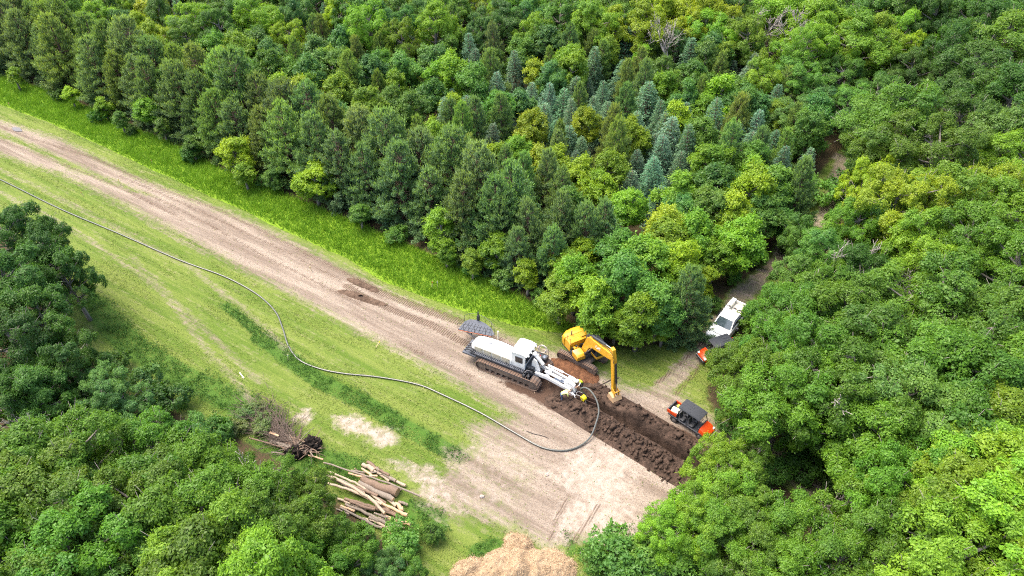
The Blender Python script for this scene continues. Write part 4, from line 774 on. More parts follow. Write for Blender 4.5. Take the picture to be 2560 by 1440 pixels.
# cab on the far side of the boom
cb = hb(); cb.loft([[(x, .42, 1.2), (x, 1.24, 1.2), (x, 1.24, zt - .2), (x, 1.16, zt), (x, .5, zt), (x, .42, zt - .2)] for x, zt in ((-.30, 2.85), (-.1, 2.92), (1.2, 2.92), (1.5, 2.75))]); ecab = cb.build('cab', BLACK, E, True)
hb().box(-.3, 1.42, .46, 1.2, 2.90, 2.96, .02).build('cab_roof', plain('dark_roof', (.03, .033, .04), .6), ecab)
g1 = hb(); g1.prism([(1.52, 1.55), (1.56, 1.55), (1.50, 2.7), (1.46, 2.7)], .5, 1.16); g1.build('windscreen', GLASS, ecab); hb().box(.1, 1.3, .395, .425, 1.75, 2.65).build('side_window', GLASS, ecab); hb().box(1.44, 1.62, .40, 1.26, 1.2, 1.42, .03).build('cab_sill', YELLOW, ecab); hb().box(-.1, 1.5, .36, .42, 1.2, 1.42, .02).build('cab_sill', YELLOW, ecab)
# boom, stick, cylinders, bucket
Y0 = -.08
bm_ = hb(); bm_.prism([(.05, 1.62), (.35, 1.45), (.75, 1.7), (1.25, 2.72), (1.75, 3.05), (2.6, 3.35), (4.25, 3.95), (4.62, 4.25), (4.62, 4.6), (4.35, 4.72), (3.0, 4.35), (1.75, 4.08), (1.15, 3.95), (.75, 3.55)], Y0 - .2, Y0 + .2); boom = bm_.build('boom', YELLOW, E, bevel=.03)
for s in (-1, 1):
    c = hb(); c.cyl((.62, Y0 + s * .3, 1.35), (1.35, Y0 + s * .3, 2.5), .09, 12); q = c.build('boom_cylinder', BLACK, E, True); r_ = hb(); r_.cyl((1.35, Y0 + s * .3, 2.5), (1.75, Y0 + s * .3, 3.2), .05, 10); r_.build('piston_rod', CHROME, q, True)
c = hb(); c.cyl((1.35, Y0, 4.15), (3.3, Y0, 4.82), .11, 12); q = c.build('stick_cylinder', BLACK, E, True); c = hb(); c.cyl((3.3, Y0, 4.82), (4.2, Y0, 5.1), .055, 10); c.build('piston_rod', CHROME, q, True)
st_ = hb(); st_.prism([(4.15, 5.28), (4.5, 5.2), (4.78, 4.3), (5.05, 2.8), (5.28, .85), (5.22, .55), (4.98, .55), (4.85, 1.5), (4.45, 3.6), (4.32, 4.3), (4.1, 4.9)], Y0 - .17, Y0 + .17); stick = st_.build('stick', YELLOW, E, bevel=.03)
c = hb(); c.cyl((4.85, Y0 + .04, 3.9), (5.28, Y0 + .04, 1.9), .10, 12); q = c.build('bucket_cylinder', HOSE, E, True); c = hb(); c.cyl((5.28, Y0 + .04, 1.9), (5.52, Y0 + .04, .55), .05, 10); c.build('piston_rod', CHROME, q, True)
lk = hb(); lk.m = HM @ Matrix.Translation((0, 0, .5))
for s in (-1, 1): lk.prism([(5.0, .75), (5.1, .8), (5.58, .6), (5.6, .45), (5.5, .42)], Y0 + s * .22 - .03, Y0 + s * .22 + .03); lk.prism([(5.45, .5), (5.6, .55), (5.62, -.05), (5.5, -.1)], Y0 + s * .22 - .03, Y0 + s * .22 + .03)
lk.cyl((5.54, Y0 - .36, .5), (5.54, Y0 + .36, .5), .05, 10); lk.build('bucket_linkage', YELLOW, E)
bk = hb(); bk.m = HM @ Matrix.Translation((0, 0, .58)); prof = [(5.0, .12), (5.62, .0), (5.85, -.35), (5.72, -.75), (5.35, -.98), (4.85, -.95), (4.7, -.85), (4.72, -.78), (5.0, -.80), (5.3, -.72), (5.5, -.45), (5.35, -.15), (5.0, -.05)]
bk.prism(prof, Y0 - .42, Y0 + .42); bk.prism([(5.0, .12), (5.62, 0), (5.85, -.35), (5.72, -.75), (5.35, -.98), (4.85, -.95), (4.9, -.3)], Y0 - .45, Y0 - .42); bk.prism([(5.0, .12), (5.62, 0), (5.85, -.35), (5.72, -.75), (5.35, -.98), (4.85, -.95), (4.9, -.3)], Y0 + .42, Y0 + .45); bk.build('bucket', DIRTYEL, E)
hs = hb(); hs.tube(arc((1.2, Y0 - .1, 4.05), (4.3, Y0 - .12, 4.85), .1, 8), .025, 5); hs.tube(arc((1.2, Y0 + .1, 4.05), (4.3, Y0 + .12, 4.85), .16, 8), .025, 5); hs.tube([(4.3, Y0 - .25, 4.9), (4.6, Y0 - .3, 5.1), (4.9, Y0 - .25, 4.6), (4.85, Y0 - .2, 4.0)], .022, 5); hs.build('hydraulic_hose', HOSE, E, True)
WHT = plain('decal_white', (.8, .8, .78), .5)
d_ = Vector((2.6, 0, 3.85)) ; 
for body, sz, mat, loc, xd, up in (('CAT', .42, WHT, (2.55, Y0 - .216, 3.80), (1, 0, .33), (-.33, 0, 1)), ('CAT', .36, WHT, (-1.92, -.99, 1.85), None, (0, 0, 1))):
    if xd is None: xd = (.36, -.42, 0); loc = (-1.94, -1.0, 1.85)
    M = HM @ facing(loc, xd if body == 'CAT' and loc[0] > 0 else (.30, -.45, 0), up); text(body, sz, mat, E, M)
for loc, xd in (((2.62, Y0 - .212, 3.70), (1, 0, .33)),): text('A', .22, REDM, E, HM @ facing(loc, xd, (-.33, 0, 1)))

# ------------------------------------------------------------------ vehicles' wheels
def wheel(parent, x, y, r, w, rim_mat, side, rz=0):
    mb = MB(); seg = 22; prof = [(r * .62, -w / 2), (r * .93, -w / 2), (r, -w * .32), (r, w * .32), (r * .93, w / 2), (r * .62, w / 2)]
    V = []; F = []
    for k in range(seg):
        a = 2 * math.pi * k / seg
        for pr, py in prof: V.append((pr * math.cos(a), py, pr * math.sin(a)))
    n = len(prof)
    for k in range(seg):
        for j in range(n): F.append((k * n + j, k * n + (j + 1) % n, ((k + 1) % seg) * n + (j + 1) % n, ((k + 1) % seg) * n + j))
    mb.add(V, F); o = mb.build('wheel', RUBBER, parent, True); o.location = (x, y, r); o.rotation_euler = (0, 0, rz)
    rm = MB(); rm.cyl((0, -w * .3, 0), (0, w * .3, 0), r * .63, 18); rm.cyl((0, side * w * .3, 0), (0, side * w * .42, 0), r * .22, 10); rm.build('rim', rim_mat, o, True)
# ------------------------------------------------------------------ white service pickup on the woodland track
K = frame('pickup_truck', (20.75, 51.1), -128.8, 'white pickup truck with service body parked on the woodland track', 'pickup truck')
for x in (1.95, -1.75):
    for y in (-.86, .86): wheel(K, x, y, .41, .27, GREY, 1 if y > 0 else -1)
def csec(x, hw, z0, z1, r): return [(x, -hw, z0), (x, -hw, z1 - r), (x, -hw + r * .3, z1 - r * .3), (x, -hw + r, z1), (x, hw - r, z1), (x, hw - r * .3, z1 - r * .3), (x, hw, z1 - r), (x, hw, z0)]
MB().loft([csec(3.05, .86, .55, .98, .1), csec(2.95, .95, .45, 1.10, .12), csec(2.2, 1.0, .45, 1.16, .12), csec(1.45, 1.0, .45, 1.22, .12), csec(-.65, 1.0, .45, 1.22, .1)]).build('body', WHITE, K, True)
cabk = MB().loft([csec(1.42, .93, 1.15, 1.24, .05), csec(.75, .80, 1.15, 1.90, .1), csec(.45, .80, 1.15, 1.97, .12), csec(-.45, .80, 1.15, 1.97, .12), csec(-.66, .84, 1.15, 1.85, .1)]).build('cab', WHITE, K, True)
MB().add([(1.43, -.80, 1.27), (1.43, .80, 1.27), (.80, .68, 1.885), (.80, -.68, 1.885)], [(0, 1, 2, 3)]).add([(1.40, -.80, 1.25), (1.40, .80, 1.25), (.77, .68, 1.86), (.77, -.68, 1.86)], [(3, 2, 1, 0)]).build('windscreen', plain('windscreen_glass', (.05, .075, .085), .08, spec=.9), cabk)
for s in (-1, 1):
    MB().prism([(1.1, 1.28), (.62, 1.82), (-.40, 1.84), (-.46, 1.28)], s * .86 - .03, s * .86 + .045 if s > 0 else s * .86 + .02).build('side_window', GLASS, cabk)
    mr = MB(); mr.box(1.0, 1.16, s * 1.30 - .14, s * 1.30 + .14, 1.28, 1.62, .04); mr.tube([(1.05, s * .98, 1.32), (1.08, s * 1.2, 1.38)], .03, 6); mr.build('wing_mirror', BLACK, K)
    MB().box(2.86, 3.03, s * .78 - .13, s * .78 + .13, .78, .98, .03).build('headlight', LAMP, K)
MB().box(2.98, 3.12, -.62, .62, .58, .98, .03).build('grille', BLACK, K); MB().box(3.0, 3.24, -.96, .96, .36, .58, .05).build('front_bumper', BLACK, K); MB().box(2.35, 2.44, -.42, .42, 1.145, 1.17, .01).build('hood_vent', GREY, K)
MB().box(-2.9, -.72, -1.02, 1.02, .55, .95, .03).build('service_bed', plain('bed_floor', (.62, .57, .48), .7, dirt=.3), K)
for s in (-1, 1): MB().box(-3.05, -.74, min(s * .62, s * 1.06), max(s * .62, s * 1.06), .93, 1.42, .04).build('side_locker', WHITE, K)
MB().box(-3.02, -2.9, -.60, .60, .62, 1.3, .02).build('tailgate', WHITE, K)
rk = MB(); rk.tube([(-.82, -.9, 1.42), (-.82, -.9, 2.02), (-.82, .9, 2.02), (-.82, .9, 1.42)], .04, 6)
for y in (-.5, .1, .55): rk.box(-.9, -.74, y - .1, y + .1, 2.02, 2.14, .02)
rk.build('headache_rack', BLACK, K)
# ------------------------------------------------------------------ utility vehicles
def utility_vehicle(loc, deg, label):
    U = frame('utility_vehicle', loc, deg, label, 'utility vehicle', 'orange utility vehicles'); hl = 1.85
    for x in (1.25, -1.25):
        for y in (-.6, .6): wheel(U, x, y, .32, .26, PIPEGREY, 1 if y > 0 else -1)
    MB().box(-1.75, 1.6, -.62, .62, .34, .5, .05).build('floor_pan', BLACK, U)
    MB().loft([csec(1.98, .48, .55, .74, .08), csec(1.85, .60, .5, .86, .1), csec(1.45, .66, .5, 1.0, .12), csec(1.12, .64, .5, 1.08, .1)]).build('hood', ORANGE, U, True)
    for s in (-1, 1): MB().box(1.72, 1.93, s * .48 - .13, s * .48 + .13, .68, .88, .04).build('headlight', LAMP, U)
    MB().box(1.88, 2.05, -.6, .6, .36, .6, .04).build('bumper', BLACK, U)
    bg_ = MB(); bg_.tube([(1.95, -.55, .5), (2.1, -.55, .72), (2.1, .55, .72), (1.95, .55, .5)], .03, 6); bg_.tube([(2.08, -.2, .5), (2.1, -.2, .72)], .02, 5); bg_.tube([(2.08, .2, .5), (2.1, .2, .72)], .02, 5); bg_.build('brush_guard', PIPEGREY, U)
    MB().box(.98, 1.14, -.62, .62, .6, 1.05, .04).build('dashboard', BLACK, U)
    sw = MB(); sw.tube([(.80 + .05 * math.sin(t), .3 + .17 * math.cos(t), 1.08 + .16 * math.sin(t)) for t in np.linspace(0, 6.283, 14)], .02, 5); sw.build('steering_wheel', BLACK, U)
    for x0 in (.05, -.85):
        for y in (-.34, .34):
            s = MB(); s.box(x0, x0 + .48, y - .27, y + .27, .62, .78, .06); s.loft([[(x0 + .02, y - .25, .74), (x0 + .14, y - .25, .74), (x0 + .14, y + .25, .74), (x0 + .02, y + .25, .74)], [(x0 - .12, y - .23, 1.25), (x0 - .02, y - .23, 1.25), (x0 - .02, y + .23, 1.25), (x0 - .12, y + .23, 1.25)]]); s.build('seat', SEATM, U)
    for s in (-1, 1): MB().box(-1.85, -.9, s * .68 - .06, s * .68 + .06, .58, .68, .02).build('fender', BLACK, U)
    cg = MB()
    for s in (-1, 1): cg.tube([(1.12, s * .6, 1.0), (.85, s * .58, 1.86), (-.98, s * .6, 1.92), (-1.02, s * .62, .6)], .035, 6); cg.tube([(-.1, s * .6, .5), (-.1, s * .59, 1.88)], .035, 6)
    cg.tube([(.85, -.58, 1.86), (.85, .58, 1.86)], .03, 6); cg.build('roll_cage', BLACK, U)
    RF = plain('roof_panel', (.020, .023, .028), .55, dirt=.15, dirt_col=(.1, .09, .08)); rf = MB().loft([[(x, -.66, z - .03), (x, -.60, z + .05), (x, .60, z + .05), (x, .66, z - .03)] for x, z in ((-1.08, 1.95), (-.9, 1.99), (.55, 1.98), (.98, 1.90))]).build('roof', RF, U, True)
    for k in range(4): y = -.45 + .3 * k; MB().box(-.95, -.2 if k % 2 else .0, y - .055, y + .055, 2.03, 2.055, .01).build('roof_rib', RF, rf)
    bd = MB(); bd.box(-1.98, -1.08, -.66, .66, .72, .78); bd.box(-1.98, -1.92, -.62, .62, .78, 1.08); bd.build('cargo_bed', BLACK, U)
    for s in (-1, 1): MB().box(-1.99, -1.07, min(s * .62, s * .68), max(s * .62, s * .68), .74, 1.08, .01).build('bed_side', ORANGE, U)
    MB().box(-2.02, -1.98, -.66, .66, .72, 1.08, .01).build('tailgate', BLACK, U)
    return U
U1 = utility_vehicle((14.98, 39.2), -44.5, 'orange utility vehicle with black roof parked beside the spoil, cargo in its bed')
U2 = utility_vehicle((19.05, 47.35), 203.0, 'orange utility vehicle half hidden under trees in front of the white pickup')
def cargo(name, x, y, z, mb, mat, label, cat):
    o = mb.build(name, mat); c, s = math.cos(R(-44.5)), math.sin(R(-44.5)); o.location = (14.98 + x * c - y * s, 39.2 + x * s + y * c, z); o.rotation_euler = (0, 0, R(-44.5 + 12)); return tag(o, label, cat)
cargo('storage_box', -1.45, -.25, .785, MB().box(-.3, .3, -.28, .28, 0, .2, .03).box(-.32, .32, -.30, .30, .2, .25, .02), plain('cream_plastic', (.62, .57, .44), .6), 'cream storage box in the cargo bed of the utility vehicle', 'box')
cargo('yellow_bag', -1.5, .38, .785, MB().loft([[(.2 * k * math.cos(t), .16 * k * math.sin(t), z) for t in np.linspace(0, 5.6, 8)] for z, k in ((0, .9), (.12, 1.1), (.22, .7), (.27, .3))]), plain('hivis_cloth', (.62, .66, .08), .8), 'small hi-vis yellow bundle at the far side of the utility vehicle bed', 'bundle')
# ------------------------------------------------------------------ trench and the spoil thrown up on both sides
def soil(name, a, b_, c_):
    m = bpy.data.materials.new(name); nt, b = nodes_of(m); tc = N(nt, 'ShaderNodeTexCoord'); P = tc.outputs['Object']
    n1 = noise(nt, P, 2.2, 5, .65); n2 = noise(nt, P, 11, 4, .65)
    c = mix(nt, ramp01(nt, n1, .36, .66), a, b_); c = mix(nt, math_(nt, 'MULTIPLY', ramp01(nt, n2, .52, .74), .8), c, c_)
    nt.links.new(c, b.inputs['Base Color']); b.inputs['Roughness'].default_value = .95; b.inputs['Specular IOR Level'].default_value = .2
    bp = N(nt, 'ShaderNodeBump'); bp.inputs['Strength'].default_value = .8; bp.inputs['Distance'].default_value = .08; nt.links.new(n2, bp.inputs['Height']); nt.links.new(bp.outputs[0], b.inputs['Normal']); return m
SPOIL = soil('spoil', (.032, .021, .015), (.078, .050, .036), (.135, .092, .067)); BROWNS = soil('brown_soil', (.065, .042, .028), (.12, .08, .056), (.18, .13, .092)); REDSOIL = soil('red_soil', (.075, .033, .017), (.14, .065, .032), (.19, .10, .055)); BLACKSOIL = soil('black_soil', (.010, .008, .007), (.024, .018, .015), (.045, .034, .026))
def grid_faces(nu, nv): i = (np.arange(nu - 1)[:, None] * nv + np.arange(nv - 1)[None, :]).ravel(); return np.column_stack([i, i + 1, i + nv + 1, i + nv])
us = np.arange(-2.6, TR_LEN, .075); vs = np.arange(-3.3, 2.5, .075); UU, VV = np.meshgrid(us, vs, indexing='ij'); UV = np.column_stack([UU.ravel(), VV.ravel()])
WP = TR0 + UV[:, :1] * TRD + UV[:, 1:] * TRN; u, v = UV[:, 0], UV[:, 1]
wv_ = (fbm(UV, 1.4, 91) - .5) * .9; big = fbm(UV, .9, 92, 4); clod = np.abs(fbm(UV, .5, 93, 3) - .5) * 2; clod2 = np.abs(fbm(UV, .22, 94, 2) - .5) * 2
on = sstep(-.1, 1.2, u); nearb = np.exp(-((v + 1.55 + wv_ * .4) / .75) ** 2) * sstep(-2.6, -.6, u); farb = np.exp(-((v - 1.15 - wv_ * .3) / .45) ** 2) * sstep(2.7, 4.0, u)
z = .52 * nearb * (.5 + 1.0 * big) + .62 * farb * (.45 + 1.1 * big) + (.26 * (.5 - clod) + .10 * (.5 - clod2)) * np.clip(nearb + farb + .25, 0, 1)
lump = np.exp(-(((u - 4.6) / 1.2) ** 2 + ((v - .6) / .45) ** 2)) * .55
z += lump * (.6 + big)
tw = .42 + .18 * (fbm(UV, 1.8, 95) - .5) * 2
z -= 1.35 * on * (1 - sstep(tw * .55, tw * 1.25, np.abs(v + .1 * wv_))) * (1 - .55 * lump / .55)
edge_ = np.minimum.reduce([sstep(-3.25, -2.45 + wv_ * .5, v), 1 - sstep(1.65 + wv_ * .4, 2.4, v), sstep(-2.6, -1.7, u + wv_), 1 - sstep(TR_LEN - 1, TR_LEN - .1, u)])
z = ground_z(WP, False) + z * edge_ - .10 * (1 - sstep(.0, .35, edge_)) + .015
o = link('trench_spoil', np_mesh('trench_spoil', np.column_stack([WP, z]), grid_faces(len(us), len(vs)), SPOIL, smooth=True)); tag(o, 'dark churned soil banks on both sides of the open trench', 'spoil', kind='stuff')
rgc = np.random.default_rng(17); vb, fb = [], []; m = 0
cube = np.array([(x, y, zz) for x in (-1, 1) for y in (-1, 1) for zz in (-1, 1)], float); cf = np.array([(0, 1, 3, 2), (4, 6, 7, 5), (0, 4, 5, 1), (2, 3, 7, 6), (0, 2, 6, 4), (1, 5, 7, 3)])
pts = []
for _ in range(620):
    uu = rgc.uniform(-2.0, TR_LEN - 1); vv = rgc.normal(-1.7, .75) if rgc.random() < .68 else rgc.normal(1.2, .4)
    if abs(vv) < .5 or vv < -3.2 or vv > 2.2 or (uu < 0 and vv > -.4): continue
    i = int(np.clip((uu + 2.6) / .075, 0, len(us) - 1)); j = int(np.clip((vv + 3.3) / .075, 0, len(vs) - 1)); s = rgc.lognormal(-2.35, .42)
    a = rgc.normal(size=(3, 3)); q, _r = np.linalg.qr(a); p = (cube * rgc.uniform(.6, 1.1, (8, 3)) * (1.25, .8, .55) * s) @ q.T + (*(TR0 + uu * TRD + vv * TRN), z.reshape(len(us), len(vs))[i, j] + s * .25)
    vb.append(p); fb.append(cf + m); m += 8
for k in range(60):   # pads of pressed soil on the near bank
    uu = RT.uniform(2.0, 14.5); vv = RT.gauss(-2.1, .28); i = int((uu + 2.6) / .075); j = int((vv + 3.3) / .075); a = math.atan2(TRD[1], TRD[0]) + RT.gauss(0, .3); cs_, sn2 = math.cos(a), math.sin(a)
    q = cube * np.array((.09, .26, .08)) * rgc.uniform(.7, 1.2, (8, 3)); q = np.column_stack([q[:, 0] * cs_ - q[:, 1] * sn2, q[:, 0] * sn2 + q[:, 1] * cs_, q[:, 2] + q[:, 1] * RT.gauss(0, .3)]); vb.append(q + (*(TR0 + uu * TRD + vv * TRN), z.reshape(len(us), len(vs))[i, j] + .04)); fb.append(cf + m); m += 8
o = link('soil_clods', np_mesh('soil_clods', np.vstack(vb), np.vstack(fb), SPOIL)); tag(o, 'loose clods of dark soil scattered on the trench banks', 'clods', kind='stuff')
def mound(name, cx, cy, rx, ry, h, rot, mat, label, cat, seed, kind='stuff', rough=.25, res=.1):
    xs = np.arange(-rx * 1.35, rx * 1.35, res); ys = np.arange(-ry * 1.35, ry * 1.35, res); A, B = np.meshgrid(xs, ys, indexing='ij'); L = np.column_stack([A.ravel(), B.ravel()]); c, s = math.cos(rot), math.sin(rot)
    W_ = np.column_stack([cx + L[:, 0] * c - L[:, 1] * s, cy + L[:, 0] * s + L[:, 1] * c]); r = np.hypot(L[:, 0] / rx, L[:, 1] / ry) + (fbm(W_, max(rx, ry) * .6, seed) - .5) * .7
    z = h * np.clip(1 - r ** 1.6, -.2, 1) * (1 + rough * (fbm(W_, .7, seed + 5) - .5) * 3) + (fbm(W_, .35, seed + 9) - .5) * rough * .6 * h * np.clip(1.2 - r, 0, 1)
    z = np.where(r > 1.05, -.12, z); o = link(name, np_mesh(name, np.column_stack([W_, ground_z(W_) + z + .05]), grid_faces(len(xs), len(ys)), mat, smooth=True)); tag(o, label, cat, kind=kind); return W_, ground_z(W_) + z, r
x, y = g(1432, 925); mound('red_soil_heap', x, y, 2.3, .95, .34, R(-32), REDSOIL, 'low heap of red-brown soil between the trencher and the excavator', 'soil heap', 51)
x, y = g(905, 712); mound('road_mud_ridge', x, y, 1.9, .42, .16, R(-30), BROWNS, 'dark ridge of turned mud at the head of the tread marks', 'mud ridge', 61)
x, y = g(905, 745); mound('road_mud_ridge', x, y, 2.8, .42, .15, R(-24), BROWNS, 'brown curved ridge of pushed soil along the haul road', 'mud ridge', 63)
x, y = g(1395, 1012); mound('mud_heap', x, y, 1.3, .6, .22, R(-30), SPOIL, 'dark mud heap under the bending worker', 'mud heap', 65)
# straw-coloured mulch heap at the bottom
MULCH = soil('mulch', (.27, .185, .11), (.35, .25, .155), (.43, .33, .215)); straw = []
for cx, cy, rx, ry, h, sd_ in ((1290, 1425, 3.6, 1.7, 1.0, 71), (1180, 1430, 1.5, 1.1, .7, 73), (1295, 1365, 1.1, 1.1, .5, 75), (1390, 1425, 1.7, 1.1, .6, 77)):
    x, y = g(cx, cy); 
    if sd_ == 71: lab = 'wide heap of straw-coloured wood mulch at the bottom edge'
    else: lab = {73: 'small straw-coloured mulch lobe beside the green weeds', 75: 'narrow top of the mulch heap spilling towards the sand', 77: 'darker mulch lobe beside the sandy wheel marks'}[sd_]
    W_, zz, r = mound('mulch_heap', x, y, rx, ry, h, R(8), MULCH, lab, 'mulch', sd_, rough=.35, res=.07); k = r < 1.22; idx = np.random.default_rng(sd_).choice(np.where(k)[0], 9000 if sd_ == 71 else 4500); straw.append(np.column_stack([W_[idx], zz[idx]]))
S = np.vstack(straw); n = len(S); d = rgc.normal(size=(n, 3)) * (1, 1, .45); S = S + rgc.normal(size=(n, 3)) * .04
V = leaf_quads(S, d, unit(rgc.normal(size=(n, 3)) + (0, 0, 1)), rgc.uniform(.10, .36, n), rgc.uniform(.014, .034, n), .05)
o = link('mulch_strands', np_mesh('mulch_strands', V, quad_faces(n), blade_material('straw', (.40, .27, .15), (.74, .57, .37), .1), {'tint': ('FACE', rgc.random(n))})); tag(o, 'loose straw and wood shreds over the mulch heap', 'mulch', kind='stuff')
# litter of chips and straw on the bare ground
P = scatter(Proad, 6, 33); P = P[(P[:, 1] < 44)]; k = rgc.random(len(P)) < sstep(.45, .75, fbm(P, 2.5, 35)) ; P = P[k]; n = len(P)
V = leaf_quads(np.column_stack([P, ground_z(P) + .03]), rgc.normal(size=(n, 3)) * (1, 1, .1), np.tile((0, 0, 1.0), (n, 1)) + rgc.normal(size=(n, 3)) * .2, rgc.uniform(.08, .28, n), rgc.uniform(.02, .05, n), .05)
o = link('wood_chips', np_mesh('wood_chips', V, quad_faces(n), blade_material('chips', (.16, .10, .065), (.62, .50, .36), .05), {'tint': ('FACE', rgc.random(n))})); tag(o, 'scattered wood chips and straw on the bare sandy ground', 'wood chips', kind='stuff')
# ------------------------------------------------------------------ duct and cables
def catmull(pts, k=6):
    p = [np.array(q, float) for q in pts]; p = [2 * p[0] - p[1]] + p + [2 * p[-1] - p[-2]]; out = []
    for i in range(1, len(p) - 2):
        for t in np.linspace(0, 1, k, endpoint=False): out.append(tuple(.5 * (2 * p[i] + (p[i + 1] - p[i - 1]) * t + (2 * p[i - 1] - 5 * p[i] + 4 * p[i + 1] - p[i + 2]) * t * t + (3 * p[i] - p[i - 1] - 3 * p[i + 1] + p[i + 2]) * t ** 3)))
    return out + [tuple(p[-2])]
def survey(L): return [(*g(a, b, c), c) for a, b, c in L]
def onground(L, up): 
    out = []
    for a, b in L: x, y = g(a, b); out.append((x, y, float(ground_z(np.array([(x, y)]), False)[0]) + up))
    return out
DUCT = plain('duct_plastic', (.085, .092, .082), .32, spec=.6, dirt=.2, dirt_col=(.2, .18, .14))
L1 = onground([(-140, 388), (0, 450), (150, 523), (300, 587), (450, 652), (560, 692), (640, 735), (688, 780), (708, 825), (722, 868), (750, 903), (800, 924), (860, 936), (950, 945), (1045, 963), (1110, 990), (1200, 1033), (1290, 1085), (1350, 1118), (1400, 1128), (1440, 1121)], .11)
L2 = survey([(1474, 1095, .25), (1491, 1055, .7), (1497, 1025, 1.15), (1490, 997, 1.5), (1476, 977, 1.7), (1462, 969, 1.65), (1452, 974, 1.3)]) + [(6.4, 41.95, .6), (6.6, 41.8, -.3)]
o = MB().tube(catmull(L1 + L2), .07, 8).build('cable_duct', DUCT, None, True); tag(o, 'long dark plastic duct snaking over the grass and looping into the laying box', 'duct')
o = MB().tube(catmull(survey([(1462, 972, .5), (1472, 968, .15), (1490, 966, .06), (1510, 958, .06), (1530, 948, .06), (1548, 944, .05)])), .035, 6).build('supply_hose', plain('brown_hose', (.09, .06, .045), .6), None, True); tag(o, 'thin brown hose lying on bare soil behind the excavator stick', 'hose')
o = MB().tube(catmull(onground([(1316, 1078), (1335, 1085), (1356, 1090), (1371, 1096)], .04)), .03, 6).build('steel_rod', plain('dark_rod', (.05, .04, .035), .6), None, True); tag(o, 'thin dark rod lying on the sand above the duct loop', 'rod')
# roll of yellow marker tape at the end of the laying box
tx, ty = g(1459, 995, .8); ax_ = Vector((-.75, -.55, -.12)).normalized(); roll = empty('marker_tape_roll', (tx, ty, .8)); tag(roll, 'roll of bright yellow marker tape mounted over the trench', 'tape roll')
def ring(r0, r1, w_):
    a = ax_.orthogonal().normalized(); b = ax_.cross(a); rings = []
    for rr, t in ((r0, -w_), (r1, -w_), (r1, w_), (r0, w_), (r0, -w_)): rings.append([tuple(ax_ * t + (a * math.cos(k * .3927) + b * math.sin(k * .3927)) * rr) for k in range(16)])
    return MB().loft(rings, False)
ring(.09, .25, .17).build('roll', plain('tape_yellow', (.85, .70, .01), .45), roll, True); ring(.05, .09, .18).build('core', plain('cardboard_core', (.32, .22, .14), .8), roll, True); MB().tube([tuple(ax_ * -.3), tuple(ax_ * .2), tuple(ax_ * -.3 + Vector((0, 0, -.6)))], .025, 6).build('spindle', STEEL, roll)
MB().add([(.1, -.12, -.2), (.18, -.05, -.2), (.42, -.32, -1.3), (.34, -.39, -1.3), (.11, -.13, -.2), (.19, -.06, -.2), (.43, -.33, -1.3), (.35, -.40, -1.3)], [(0, 1, 2, 3), (7, 6, 5, 4)]).build('tape_tail', plain('tape_tail', (.55, .5, .38), .6), roll)
